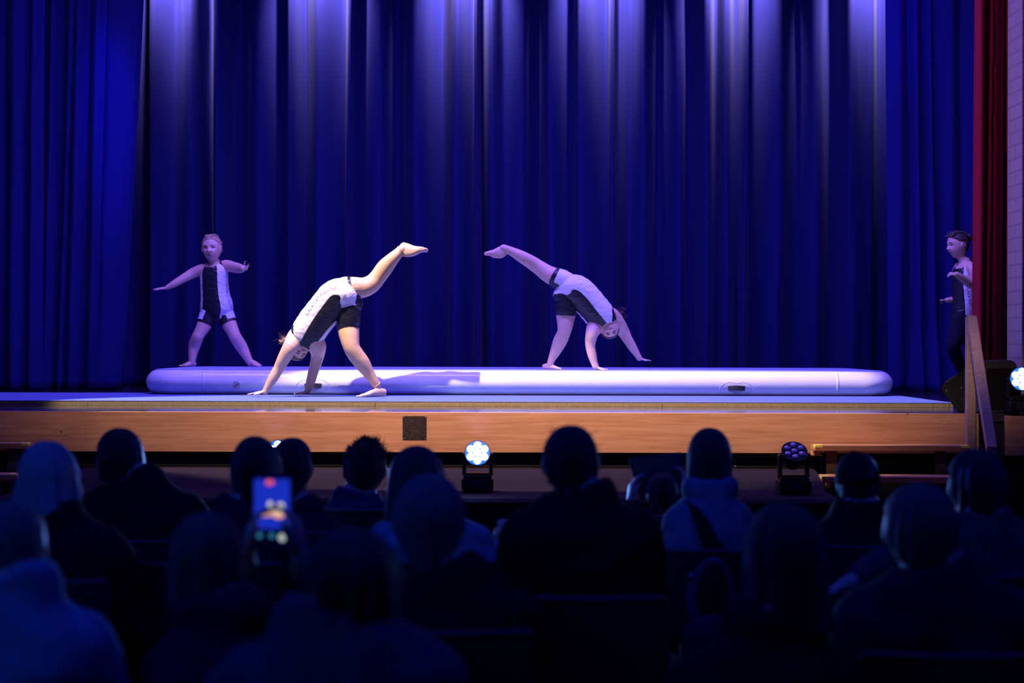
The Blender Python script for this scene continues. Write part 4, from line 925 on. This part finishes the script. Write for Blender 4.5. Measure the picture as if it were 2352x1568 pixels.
# ---------------------------------------------------------------- girl in the wings
def girl_wings():
    D = 13.5; k = 1 / S(D); g = lambda x, y, d=D: P(x, y, d)
    root = thing('person', 'girl in leotard and dark leggings stepping out from behind the red curtain', 'person', (P(2212, 900, D).x, D, ZS))
    B = Body(); lat = np.array(nrm(Vector((.42, -.90, 0))))   # her left side towards the camera
    T = [(2213, 748, 20, 20), (2213, 734, 29, 27), (2213, 718, 29, 27), (2214, 700, 27, 25), (2214, 680, 26, 24), (2214, 660, 27, 25), (2215, 640, 28, 26), (2216, 624, 28, 23), (2217, 610, 23, 17), (2216, 600, 12, 12)]
    B.limb('torso', [(g(x, y), a * k, b * k) for x, y, a, b in T], side=lat, n=6, around=28, pw=2.25)
    B.limb('neck', [(g(2217, 612), 12.5 * k), (g(2212, 598), 10.5 * k), (g(2206, 584), 11 * k)], n=4)
    R = basis((-.97, -.22, -.16), (-.16, 0, 1)); hc = g(2200, 562); hw, hd, hh = 21 * k, 25.5 * k, 31 * k
    body_head(B, hc, R, hw, hd, hh, 1.2)
    dn = D - .14
    B.limb('arm', [(g(2227, 611, D - .06), 11.5 * k), (g(2233, 618, D - .11), 12 * k), (g(2238, 636, D - .13), 11 * k), (g(2240, 655, D - .14), 9.5 * k), (g(2228, 652, D - .22), 9.5 * k), (g(2211, 639, D - .27), 8.5 * k), (g(2197, 630, D - .3), 6.5 * k)], n=5)
    hand(B, g(2197, 630, D - .3), Vector((-1, -.1, .12)), (.2, .6, -.8), 30 * k, curls=(50, 56, 60, 62), thumb=1, spread=5, thumbout=30, tcurl=40)
    B.limb('arm', [(g(2202, 612, D + .10), 10.5 * k), (g(2198, 625, D + .12), 10.5 * k), (g(2203, 652, D + .14), 9.5 * k), (g(2204, 680, D + .13), 8.5 * k), (g(2190, 688, D + .05), 8 * k), (g(2175, 689.5, D), 6 * k)], n=5)
    hand(B, g(2175, 689.5, D), Vector((-1, -.1, .02)), (.1, -.1, -1), 27 * k, curls=(56, 60, 64, 66), thumb=1, spread=4, thumbout=30, tcurl=40)
    B.limb('legR', [(g(2208, 738, D - .06), 22 * k), (g(2202, 752, D - .07), 20.5 * k), (g(2196, 774, D - .08), 17.5 * k), (g(2190, 796, D - .08), 14 * k), (g(2197, 820, D - .02), 14 * k), (g(2209, 846, D + .05), 11 * k), (g(2216, 868, D + .1), 8.5 * k)], side=(1, 0, 0), n=6)
    B.limb('legL', [(g(2220, 738, D + .06), 22 * k), (g(2224, 756, D + .07), 20 * k), (g(2230, 800, D + .06), 14 * k), (g(2236, 842, D + .1), 12.5 * k), (g(2238, 884, D + .12), 8.5 * k)], side=(1, 0, 0), n=6)
    zf = ZS + .012
    foot(B, g(2217, 870, D + .1), g(2228, 876, D + .12), g(2204, 898, D + .06), (-.5, 0, .6), 10 * k)
    foot(B, g(2238, 886, D + .12), Vector((g(2243, 886).x, D + .14, zf - .011)), Vector((g(2212, 886).x, D + .06, zf - .011)), (0, 0, 1), 10 * k)
    B.mesh(.0042, 3)
    lab = leotard(B, root, {'panel': ((0, 30), (.3, 38), (.6, 46), (.8, 52), (.93, 55))}, hems=[], neck=.80)
    lab[(B.part == 'torso') & (B.t < .14)] = 0
    B.finish(root, M_skin)
    go = B.shell('leotard', lab, .0042, [M_lyb, M_lyw], root, wr=.0025, wrs=26)
    ll = np.zeros(len(lab), int); ll[((B.part == 'torso') & (B.t < .15)) | (B.part == 'legR') | (B.part == 'legL')] = 1
    B.shell('leggings', ll, .0035, mat('navy_leggings', (.010, .011, .026), .85, 0, .2), root, wr=.001)
    lettering('printed_name', 'BLACK CAT', [(2220, 658), (2222, 674), (2225, 690), (2229, 705)], 6.5, go, go, M_print, lean=.3)
    bv = bvh_of(B); face_parts(B, root, hc, R, hw, hd, hh, ('dark', (.06, .04, .03)), (.42, .13, .13), bvh=bv, openm=.4, smile=.04, half=.5)
    loc = (B.FC - np.array(hc)) @ np.array(R); xn, yn, zn = loc[:, 0] / hw, loc[:, 1] / hd, loc[:, 2] / hh
    hm = (B.part == 'head') & (zn > np.interp(yn, [-1, -.35, .0, .45, .75, 1], [-.75, -.5, .14, .40, .62, .68])); ear = (np.abs(xn) > .9) & (zn < .22) & (yn > -.35) & (yn < .25); hm &= ~ear
    M = mat('dark_brown_hair', (.055, .04, .035), .4, bump=.9, bump_s=90, noise_s=60, noise_a=.35)
    B.shell('hair', hm.astype(int), .008, M, root, wr=.003, wrs=60, edge=.15)
    for sx in (-1, 1):
        for q in (.25, .7):
            bm = bmesh.new()
            C = [hc + R @ Vector((sx * x * hw, y * hd, z * hh)) for x, y, z in ((q, .72, .70), (q * 1.05, .35, .99 - q * .12), (q * 1.1, -.15, 1.03 - q * .2), (q, -.7, .75), (.2, -1.0, .45))]
            braid(bm, C, .011)
            obj('braid', bm, mat('dark_braid', (.10, .075, .07), .35, bump=.8, bump_s=160), root, smooth=True)
    bm = bmesh.new(); bc = hc + R @ Vector((0, -hd * 1.22, hh * .42))
    for i in range(9):
        a = i * .7; ell(bm, bc + R @ Vector((cos(a) * .016, sin(a) * .01, sin(a) * .018)), R, (.018, .018, .02), 12, 8)
    obj('bun', bm, M, root, smooth=True)
    # the small black thing held in the far fist
    c = g(2160, 693, D - .01); bm = bmesh.new(); tube(bm, [c + Vector((-.004, -.018, 0)), c + Vector((.004, .02, 0))], .010, n=12)
    o = obj('hair_tie', bm, mat('black_elastic', (.01, .01, .014), .7), None, smooth=True); tag(o, 'small dark rolled item held in the lower fist of the girl in the wings', 'hair tie')
JAW[0] = .17
girl_standing(); girl_front(); girl_back()
JAW[0] = .24; girl_wings(); JAW[0] = .30

# ================================================================ audience
M_trou = mat('dark_denim', (.012, .014, .025), .9); M_ch = mat('chair_plastic', (.03, .03, .035), .5); M_chm = mat('chair_frame', (.06, .06, .065), .5, .3)
def chair(x, y, label, rz=0):
    t = thing('chair', label, 'chair', (x, y, 0), 'audience chairs')
    Mz = Matrix.Translation((x, y, 0)) @ Matrix.Rotation(rz, 4, 'Z')
    bm = bmesh.new(); box(bm, (-.215, -.17, .415), (.215, .25, .438), .008, M=Mz); obj('seat', bm, M_ch, t)
    bm = bmesh.new(); C = [Mz @ Vector((-.21 + .42 * i / 12, -.19 - .03 * sin(pi * i / 12), .70)) for i in range(13)]
    tube(bm, C, .145, .011, side=(0, 0, 1), n=16, pw=5); obj('backrest', bm, M_ch, t, smooth=True, autos=40)
    bm = bmesh.new(); C = [Mz @ Vector((-.215 + .43 * i / 12, -.192 - .03 * sin(pi * i / 12), .842)) for i in range(13)]
    tube(bm, C, .0105, n=10); obj('top_rail', bm, M_chm, t, smooth=True)
    for sx in (-1, 1):
        for sy, y0, z0 in ((1, .22, .415), (-1, -.18, .83)):
            bm = bmesh.new(); C = [Mz @ Vector((sx * .235, y0 + (.04 if sy > 0 else -.05), .0)), Mz @ Vector((sx * .228, y0, .40)), Mz @ Vector((sx * .222, y0, z0))]
            tube(bm, C, .0105, n=10); obj('leg', bm, M_chm, t, smooth=True)
    return t

def hair_shell(parent, hc, R, hw, hd, hh, zback, m, zside=None, flare=.1, front=.45, amp=.004, locks=9, name='hair', cover=118, thick=.012, narrow=0.0, seed=0, part=0, strand=0, zfront=None):
    """hair lofted from the crown down the back and sides; zback/zside are world heights of the ends"""
    zside = zback if zside is None else zside; bm = bmesh.new(); nu, n1, n2 = 110, 16, 26; rows = [[] for _ in range(n1 + n2)]
    for j in range(nu):
        u = 2 * pi * j / nu - pi                       # 0 = back
        au = abs(math.degrees(u)); s = min(1, max(0, (au - (cover - 14)) / 28)); s = s * s * (3 - 2 * s)
        b = zback + (zside - zback) * min(1, au / 100)
        zf = hc.z + hh * front if zfront is None else zfront; zb = b * (1 - s) + zf * s
        zb += .012 * noise.noise(Vector((u * 5, seed, 3))) * (1 - s)
        phm = math.acos(max(-1, min(1, (zb - hc.z) / hh))) if zb > hc.z else pi / 2
        for i in range(n1 + n2):
            if i < n1: ph = phm * (i + .3) / (n1 - .7) if i < n1 - 1 else phm; ph = min(ph, phm); z = hc.z + hh * cos(ph); rf = sin(ph) ** .92 if ph > 0 else 0
            else:
                if zb >= hc.z: z = zb - .0002 * (i - n1 + 1); rf = sin(phm) ** .92
                else:
                    q = (i - n1 + 1) / n2; z = hc.z + (zb - hc.z) * q; dn = (hc.z - z) / hh; rf = 1 + flare * dn * .6 - narrow * min(dn, 1) ** 1.5
            n = noise.noise(Vector((cos(u) * locks * .5, sin(u) * locks * .5, z * 3 + seed))) * amp * (1 + 1.5 * max(0, (hc.z - z) / hh)) + noise.noise(Vector((cos(u) * locks * 2.2, sin(u) * locks * 2.2, z * 4 + seed))) * amp * .5
            if part and z > hc.z: n -= part * math.exp(-(math.sin(u) / .18) ** 2)
            p = Vector((hc.x, hc.y, 0)) + R @ Vector((-sin(u) * (hw * rf + n), 0, 0)) + R @ Vector((0, -cos(u) * (hd * rf + n), 0)); p.z = z + R.col[0].z * (-sin(u)) * hw * rf
            rows[i].append(bm.verts.new(p))
    for a, b in zip(rows[:-1], rows[1:]):
        for j in range(nu): bm.faces.new([a[j], a[(j + 1) % nu], b[(j + 1) % nu], b[j]])
    bm.faces.new(rows[0][::-1])
    me = bpy.data.meshes.new(name); bmesh.ops.recalc_face_normals(bm, faces=bm.faces); bm.to_mesh(me); bm.free()
    o = link(name, me, m, parent); sm = o.modifiers.new('thick', 'SOLIDIFY'); sm.thickness = thick; sm.offset = -1
    if strand:
        rr = random.Random(seed + 1); st = []
        for i in range(strand):
            u = rr.uniform(-1.9, 1.9); e = rr.uniform(-.2, 1.3); nn = R @ Vector((-sin(u) * cos(e), -cos(u) * cos(e), sin(e)))
            p = hc + R @ Vector((-sin(u) * cos(e) * hw, -cos(u) * cos(e) * hd, sin(e) * hh)) * .99
            st.append((p, nn * .7 + Vector((0, 0, -.5)), rr.uniform(.02, .05), .2))
        strands('stray_hairs', parent, st, m, .0007)
    return o

def sitter(short, label, cx, top, D, hwp, shx, shy, shp, top_m, hair, lean=0, yaw=0, tilt=0, arms=None, arm_name='shirt', vox=.011, hhf=1.36, ctop='jacket', neck_r=.056, pelx=None, cloth=None, wr=.012, chair_back=True, hairpad=1.06):
    k = 1 / S(D); hw = hwp * k / hairpad; hh = hw * hhf; hd = hw * 1.18
    topz = P(cx, top, D).z; hc = Vector((P(cx, top, D).x, D + .03, topz - hh * hairpad)); shc = P(shx, shy, D); zs = shc.z; px = shc.x if pelx is None else pelx; sw = shp * k - .012
    root = thing('person', label, 'person', (px, D, 0))
    B = Body(); L = lambda z: px + (shc.x - px) * min(1, max(0, (z - .55) / max(.1, zs - .55)))
    T = [(.555, .165, .105), (.62, .165, .115), (.76, .160, .115), (zs - .27, .172, .120), (zs - .17, max(.17, sw * .90), .120), (zs - .09, sw * .97, .108), (zs - .035, sw * .84, .088), (zs + .012, sw * .52, .068), (zs + .04, .085, .06)]
    B.limb('torso', [(Vector((L(z), D - .01, z)), a, b) for z, a, b in T], side=(1, 0, 0), n=5, around=28, pw=2.5)
    nb = Vector((shc.x, D, zs + .02)); R = basis((sin(RAD(yaw)), cos(RAD(yaw)), -.05), (sin(RAD(tilt)), 0, cos(RAD(tilt))))
    B.limb('neck', [(nb, neck_r * 1.15), (nb.lerp(hc + R @ Vector((0, -hd * .25, -hh * .6)), .5), neck_r), (hc + R @ Vector((0, -hd * .15, -hh * .5)), neck_r)], n=5)
    body_head(B, hc, R, hw, hd, hh, 1.0)
    arms = arms or (None, None)
    for sx, A in zip((-1, 1), arms):
        s0 = Vector((shc.x + sx * (sw - .045), D, zs - .085))
        if A is None:
            e = Vector((shc.x + sx * (sw + .005), D + .06, zs - .36)); wr_ = Vector((px + sx * .13, D + .34, .64)); hdv = Vector((-sx * .3, 1, -.15)); pn = Vector((0, -.1, -1)); cur = (20, 22, 24, 26)
        else: e, wr_, hdv, pn, cur = A
        B.limb('arm', [(s0 + Vector((-sx * .05, 0, .0)), .062), (s0, .060), (s0.lerp(e, .5), .050), (e, .043), (e.lerp(wr_, .45), .038), (wr_, .026)], n=5, around=16)
        hand(B, wr_, hdv, pn, .17, curls=cur, thumb=(1 if sx * Vector(hdv).normalized().cross(Vector(pn)).x < 0 else -1), name='hand', rmin=.008)
        h0 = Vector((px + sx * .085, D + .02, .535)); kn = Vector((px + sx * .115, D + .44, .53)); an = Vector((px + sx * .115, D + .43, .10))
        B.limb('leg', [(h0, .082), (h0.lerp(kn, .5), .072), (kn, .056), (kn.lerp(an, .3), .052), (an, .036)], side=(1, 0, 0), n=5, around=18)
        foot(B, an, an + Vector((0, -.05, -.098)), an + Vector((sx * .02, .19, -.098)), (0, 0, 1), .042)
    B.mesh(vox, 4); pt, t = B.part, B.t
    B.finish(root, M_skin)
    lab = (((pt == 'torso') & (t > .06)) | ((pt == 'neck') & (t < .30)) | ((pt == 'arm') & (t < .93))).astype(int)
    B.shell(ctop, smooth_lab(B, lab, 2), .014, top_m, root, wr=wr, wrs=9, seed=D * 3)
    lab = (((pt == 'torso') & (t <= .10)) | ((pt == 'leg') & (t < .96))).astype(int); B.shell('trousers', lab, .010, M_trou, root, wr=.006)
    lab = ((pt == 'foot') | ((pt == 'leg') & (t >= .93))).astype(int); B.shell('shoes', lab, .008, M_black, root)
    if hair: hair(root, hc, R, hw * hairpad, hd * hairpad, hh * hairpad)
    if chair_back: chair(px, D - .02, 'dark chair under the %s' % short)
    return root, hc, B

def hm_(n, c, r=.45, s=.35, a=.35): return mat(n, c, r, 0, .4, bump=.7, bump_s=60, stretch=(6, 6, .5), noise_s=40, noise_a=a, sheen=s)
H_blond = hm_('ash_blond_hair', (.50, .46, .42)); H_dark = hm_('near_black_hair', (.02, .016, .014)); H_brown = hm_('mid_brown_hair', (.06, .04, .03)); H_grey = hm_('grey_hair', (.14, .14, .14)); H_lb = hm_('mousy_hair', (.11, .085, .065))
def short_hair(m, nape=.55, amp=.004, **kw): return lambda p, hc, R, a, b, c: hair_shell(p, hc, R, a * 1.0, b * 1.02, c * 1.0, hc.z - c * (nape + .18), m, zside=hc.z - c * .02, flare=-.22, amp=amp, locks=14, cover=80, seed=a * 99, **kw)
def long_hair(m, yb, D, flare=.12, amp=.008, ys=None, **kw): return lambda p, hc, R, a, b, c: hair_shell(p, hc, R, a * 1.02, b * 1.08, c * 1.02, P(1176, yb, D).z, m, zside=None if ys is None else P(1176, ys, D).z, flare=flare, amp=amp, seed=a * 77, **kw)
C_ = lambda n, c, **k: mat(n, c, .85, 0, .3, noise_s=25, noise_a=.2, bump=.3, bump_s=40, **k)
J_black = C_('black_jacket', (.010, .010, .014)); J_navy = C_('navy_jacket', (.016, .018, .04))

# --- front row
sitter('person with dark tousled hair and broad jacket', 'person with dark tousled hair and broad dark jacket, left of the touching heads', 272, 984, 5.5, 55, 318, 1128, 150, J_black, short_hair(H_dark, .9, .010, strand=30), tilt=4, yaw=-12)
sitter('left head of the touching couple', 'person with long dark hair, left of the two whose heads touch', 586, 1004, 4.95, 60, 556, 1200, 118, J_navy, long_hair(H_dark, 1170, 4.95, flare=-.1, amp=.006, narrow=.15), tilt=6, pelx=X(516, 4.95))
sitter('right head of the touching couple', 'person with short dark hair, right of the two whose heads touch', 664, 1006, 5.75, 53, 682, 1190, 112, J_navy, short_hair(H_dark, .9, .005), tilt=-6, pelx=X(700, 5.75))
def spiky(p, hc, R, a, b, c):
    hair_shell(p, hc, R, a, b, c, hc.z - c * .6, H_dark, zside=hc.z, flare=-.2, amp=.006, cover=80, seed=4)
    rr = random.Random(9); bm = bmesh.new()
    for i in range(300):
        u = rr.uniform(0, 2 * pi); e = rr.uniform(.35, 1.5); n = R @ Vector((cos(u) * cos(e), sin(u) * cos(e), sin(e))); q = hc + R @ Vector((cos(u) * cos(e) * a, sin(u) * cos(e) * b, sin(e) * c)) * .96
        d = (n * .8 + Vector((.5, 0, .5)) * rr.random() + Vector((rr.uniform(-.6, .6), rr.uniform(-.5, .5), rr.uniform(-.2, .3)))).normalized(); L = rr.uniform(.010, .022 + .018 * max(0, n.x + .4)); q2 = q + d * L; q3 = q2 + (d + Vector((rr.uniform(-.7, .7), 0, rr.uniform(-.5, .2)))) * L * .4
        tube(bm, [q, q.lerp(q2, .6), q2, q3], [.0045, .0035, .002, .0006], n=6)
    obj('hair_tufts', bm, H_dark, p, smooth=True)
sitter('person with tousled spiky hair', 'slim person with spiky tousled hair and blue patterned shirt left of the plaque', 836, 1012, 6.5, 50, 822, 1158, 100, C_('plaid_shirt', (.05, .06, .12)), spiky, ctop='shirt', wr=.016)
M_shirt6 = C_('pale_shirt', (.30, .36, .42))
a6 = (None, (P(1128, 1345, 5.0), P(1152, 1325, 5.22), Vector((.0, .35, 1)), Vector((0, 1, -.3)), (40, 45, 45, 45)))
sitter('woman in the pale shirt', 'woman in a pale shirt holding a water bottle behind the plaque', 957, 1026, 5.0, 66, 985, 1196, 140, M_shirt6, long_hair(H_brown, 1200, 5.0, flare=.28, amp=.006), ctop='shirt', wr=.014, arms=a6)
# child with tablet
aR = ((P(1452, 1190, 6.3), P(1447, 1158, 6.4), Vector((.1, .1, 1)), Vector((1, .2, 0)), (25, 30, 30, 30)), (P(1588, 1185, 6.3), P(1580, 1140, 6.4), Vector((-.1, .1, 1)), Vector((-1, .2, 0)), (25, 30, 30, 30)))
sitter('child holding up the dark tablet', 'child with dark hair holding a dark framed tablet up in both hands', 1524, 1086, 6.3, 38, 1520, 1215, 72, J_black, short_hair(H_dark, .9, .004), arms=aR, ctop='jumper', neck_r=.042, vox=.009)
M_knit = C_('grey_knit', (.22, .25, .30))
r12, hc12, B12 = sitter('long haired woman in the pale knit top', 'woman with straight shoulder length hair and pale knit top crossed by a black strap', 1632, 984, 5.3, 50, 1630, 1150, 98, M_knit, long_hair(H_brown, 1132, 5.3, flare=-.02, amp=.003, locks=26), ctop='knit_top', wr=.008)
def cap_hair(p, hc, R, a, b, c):
    hair_shell(p, hc, R, a * .98, b * .98, c * .98, hc.z - c * .55, H_dark, zside=hc.z - c * .3, flare=-.2, amp=.003, cover=100, seed=2)
    bm = bmesh.new(); rows = []
    for i in range(15):
        ph = RAD(4 + 84 * i / 14); rows.append([bm.verts.new(hc + R @ Vector((cos(2 * pi * j / 48) * sin(ph) * a * 1.05, sin(2 * pi * j / 48) * sin(ph) * b * 1.05, cos(ph) * c * 1.03 + (.0015 if j % 8 == 0 else 0)))) for j in range(48)])
    bm.faces.new(rows[0][::-1])
    for q, r in zip(rows[:-1], rows[1:]):
        for j in range(48): bm.faces.new([q[j], q[(j + 1) % 48], r[(j + 1) % 48], r[j]])
    cp = obj('cap', bm, C_('black_cap', (.012, .013, .02)), p, smooth=True); sm = cp.modifiers.new('t', 'SOLIDIFY'); sm.thickness = .004
    bm = bmesh.new(); ell(bm, hc + R @ Vector((0, 0, c * 1.04)), R, (.008, .008, .005), 12, 8); obj('cap_button', bm, C_('black_cap', (.012, .013, .02)), cp, smooth=True)
    bm = bmesh.new(); C = [hc + R @ Vector((sin(t_) * a * .98, cos(t_) * b * 1.35, c * .02 - .012 * cos(t_))) for t_ in np.linspace(-1.1, 1.1, 13)]; tube(bm, C, .035, .003, side=(0, 1, 0), n=10); obj('cap_peak', bm, C_('black_cap', (.012, .013, .02)), cp, smooth=True)
    D = 5.4; lettering('cap_letters', 'DTH', [(2001, 1046), (2003, 1066), (1996, 1090)], 15, cp, cp, mat('cap_print', (.42, .52, .75), .6), lean=0, side_up=1)
sitter('man in the black cap', 'man in a black cap with pale letters on its side, in front of the steps', 1975, 1041, 5.4, 50, 1975, 1195, 125, J_black, cap_hair, tilt=-8, yaw=8)

# --- middle rows
sitter('man with large ears near the middle', 'broad man with short cropped hair and large ears, dark jacket, sitting just right of centre', 1312, 977, 4.35, 67, 1335, 1168, 176, J_black, short_hair(H_dark, .72, .006, strand=60), hhf=1.32)
def bob(p, hc, R, a, b, c): hair_shell(p, hc, R, a, b * 1.05, c, P(1176, 1178, 4.6).z, H_blond, zside=P(1176, 1150, 4.6).z, flare=.42, amp=.010, locks=16, seed=8, strand=50)
sitter('woman with the pale bob', 'woman with a pale shoulder length bob at the left edge of the audience', 103, 1014, 4.6, 66, 118, 1208, 172, J_black, bob, tilt=3)
a17 = ((P(2040, 1300, 4.72), P(1938, 1345, 4.6), Vector((-1, -.1, -.35)), Vector((0, -.2, -1)), (20, 24, 26, 28)), None)
sitter('dark haired person at the right', 'person with thick dark hair and outstretched teal sleeve below the handrail', 2250, 1032, 4.75, 66, 2255, 1215, 175, C_('dark_teal_cloth', (.018, .07, .07)), short_hair(H_dark, 1.0, .010), arms=a17, ctop='jumper')
sitter('grey haired man', 'man with short grey hair, just behind the woman in the pale shirt', 984, 1090, 3.85, 85, 1045, 1350, 190, J_black, short_hair(H_grey, .85, .005), hhf=1.3, pelx=X(1020, 3.85))
sitter('broad man at the lower right', 'broad man with short hair and dark jumper in the lower right corner', 2122, 1112, 3.6, 86, 2150, 1345, 222, J_navy, short_hair(H_lb, .8, .006), hhf=1.3, ctop='jumper')
# --- near rows
sitter('woman with a dark curtain of hair', 'woman with a dark rounded curtain of long hair, beside the broad man at lower right', 1808, 1162, 3.25, 93, 1760, 1478, 205, J_black, long_hair(H_dark, 1440, 3.25, flare=.10, amp=.010), hhf=1.34)
ap = ((P(425, 1500, 3.25), P(566, 1300, 3.22), Vector((.10, .05, 1)), Vector((1, .1, 0)), (26, 30, 34, 36)), (P(700, 1400, 3.3), P(692, 1290, 3.22), Vector((-.14, .05, 1)), Vector((-1, .1, 0)), (26, 30, 34, 36)))
sitter('person filming with a phone', 'person with light wavy hair holding a glowing phone up in both hands', 468, 1182, 3.05, 78, 510, 1455, 170, J_navy, long_hair(H_lb, 1400, 3.05, flare=.05, amp=.010, narrow=.05, strand=40), arms=ap, vox=.008, ctop='jumper')
sitter('person in the pale shirt at the lower left', 'person in a pale blue shirt in the lower left corner', 8, 1154, 2.95, 88, 30, 1392, 225, C_('pale_blue_shirt', (.16, .30, .40)), short_hair(H_grey, .9, .006), ctop='shirt', hhf=1.3, pelx=-1.03)
sitter('person with the big round dark hair', 'person with a big round mass of dark hair, nearest the camera at bottom centre', 802, 1218, 2.5, 112, 770, 1478, 275, C_('blue_grey_jumper', (.04, .055, .10)), lambda p, hc, R, a, b, c: hair_shell(p, hc, R, a, b * 1.1, c * 1.0, P(1176, 1455, 2.5).z, H_dark, flare=.02, amp=.012, locks=8, narrow=.12, seed=21, strand=60), hhf=1.12, ctop='jumper', pelx=-.17)

# --- strap on the woman's back
bm = bmesh.new(); bv = BVHTree.FromPolygons([Vector(v) for v in B12.V], B12.polys); C = []
for q in ((1583, 1146), (1596, 1172), (1611, 1204), (1626, 1236), (1642, 1272), (1655, 1300)):
    d = (P(*q, 5) - CAM).normalized(); h, n, _, _ = bv.ray_cast(CAM, d); C.append((h if h is not None else P(*q, 5.15)) - Vector((0, .028, 0)))
C = crom(C, 4); tube(bm, C, np.linspace(.014, .04, len(C)), .004, side=(1, 0, 0), n=10, pw=4); obj('cross_strap', bm, J_black, r12, smooth=True)
# --- phone
fp = P(625, 1176, 3.2); ph = thing('phone', 'glowing smartphone held up, its screen showing the blue stage', 'phone', fp - Vector((0, 0, .075)))
W, Hh = .0375, .077
bm = bmesh.new(); box(bm, (fp.x - W - .003, fp.y, fp.z - Hh - .003), (fp.x + W + .003, fp.y + .008, fp.z + Hh + .003), .003); obj('case', bm, M_black, ph)
def em(n, c, s): return mat(n, (.01, .01, .01), .3, emit=c, es=s)
bm = bmesh.new(); box(bm, (fp.x - W, fp.y - .0015, fp.z - Hh), (fp.x + W, fp.y - .0002, fp.z + Hh)); sc_ = obj('screen', bm, em('screen_dark', (.0, .0, .02), .5), ph)
bm = bmesh.new(); box(bm, (fp.x - W, fp.y - .002, fp.z - .035), (fp.x + W, fp.y - .0015, fp.z + .070)); obj('viewfinder', bm, em('screen_blue', (.01, .03, .55), .9), sc_)
def dots(name, lst, m):
    bm = bmesh.new()
    for x, z, a, b in lst: cyl(bm, (fp.x + x, fp.y - .0021, fp.z + z), (fp.x + x, fp.y - .0028, fp.z + z), 1, n=20); 
    bm.free(); bm = bmesh.new()
    for x, z, a, b in lst: ell(bm, (fp.x + x, fp.y - .0026, fp.z + z), None, (a, .0006, b), 18, 6)
    return obj(name, bm, m, sc_)
dots('image_figures', [(-.004, .016, .005, .008), (.018, .013, .008, .008), (.018, .001, .008, .007), (.005, .001, .010, .007)], em('screen_white', (.75, .72, .62), 1.0))
dots('image_stage_front', [(-.014, -.004, .014, .005), (.014, -.008, .012, .005), (0, -.003, .02, .004)], em('screen_orange', (.9, .38, .18), 1.0))
dots('record_badge', [(-.005, .063, .009, .006)], em('screen_red', (.9, .10, .08), 1.0))
dots('shutter_buttons', [(-.026, -.049, .006, .006), (0, -.049, .006, .006)], em('screen_teal', (.02, .16, .30), 1.0))
dots('mode_button', [(.022, -.053, .008, .008)], em('screen_grey', (.50, .58, .60), 1.0))
# --- tablet
tq = [P(1443, 1053, 6.43), P(1565, 1038, 6.43), P(1588, 1128, 6.43), P(1470, 1150, 6.43)]
tb = thing('tablet', 'dark framed tablet held up by the child beside the long haired woman', 'tablet', (tq[0].x + .1, 6.43, tq[3].z))
bm = bmesh.new(); prism(bm, tq, (0, .010, 0)); bmesh.ops.bevel(bm, geom=list(bm.edges), offset=.003, segments=2, affect='EDGES'); obj('casing', bm, mat('tablet_shell', (.05, .06, .10), .4), tb)
cq = sum(tq, Vector()) / 4; bm = bmesh.new(); prism(bm, [cq.lerp(p, .84) + Vector((0, -.0022, 0)) for p in tq], (0, .002, 0)); obj('screen', bm, mat('dim_glass', (.05, .04, .09), .12, 0, .7), tb)
# --- water bottle held by the woman in the pale shirt
b0 = P(1153, 1292, 5.3); bt = thing('water_bottle', 'clear plastic water bottle raised beside the broad man in the middle', 'bottle', b0)
M_pet = mat('clear_plastic', (.75, .85, .95), .06, 0, .6, trans=.85, ior=1.3)
bm = bmesh.new(); pr = [(.0, .030), (.006, .033), (.04, .032), (.06, .030), (.08, .033), (.105, .032), (.125, .018), (.135, .0125)]
A = crom([(z, r) for z, r in pr], 4); tube(bm, [(b0.x, b0.y, b0.z + z) for z, r in A], [max(.004, r) for z, r in A], n=24, cap=False); obj('bottle_body', bm, M_pet, bt, smooth=True)
bm = bmesh.new(); cyl(bm, (b0.x, b0.y, b0.z + .134), (b0.x, b0.y, b0.z + .150), .015, n=20); obj('bottle_cap', bm, mat('white_cap', (.7, .75, .8), .4), bt)
bm = bmesh.new(); tube(bm, [(b0.x, b0.y, b0.z + .045), (b0.x, b0.y, b0.z + .078)], [.0335, .0335], n=24, cap=False); obj('bottle_label', bm, mat('label_blue', (.15, .3, .6), .5), bt, smooth=True)
# --- handbag on the chair back
Db = 4.98; hb = thing('handbag', 'dark handbag with a tall looped handle hanging behind the long haired woman', 'bag', P(1640, 1470, Db))
bm = bmesh.new(); C = [P(1640, y, Db) for y in (1425, 1440, 1480, 1520)]; tube(bm, C, [.075, .10, .115, .11], [.02, .035, .045, .045], side=(1, 0, 0), n=24, pw=3.5); obj('bag_body', bm, mat('dark_leather', (.03, .03, .05), .5, bump=.3, bump_s=120), hb, smooth=True)
bm = bmesh.new(); C = crom([P(x, y, Db) for x, y in ((1604, 1432), (1588, 1390), (1592, 1345), (1612, 1305), (1638, 1285), (1662, 1302), (1680, 1350), (1676, 1400), (1664, 1430))], 5)
tube(bm, C, np.interp(np.linspace(0, 1, len(C)), [0, .2, .5, .8, 1], [.014, .017, .010, .006, .006]), .004, side=(1, 0, 0), n=10, pw=4); obj('bag_handle', bm, mat('blue_leather', (.10, .12, .22), .5), hb, smooth=True)
bm = bmesh.new(); ell(bm, P(1588, 1322, Db), None, (.013, .008, .008), 14, 10); obj('metal_buckle', bm, mat('steel', (.5, .48, .45), .3, .9), hb, smooth=True)
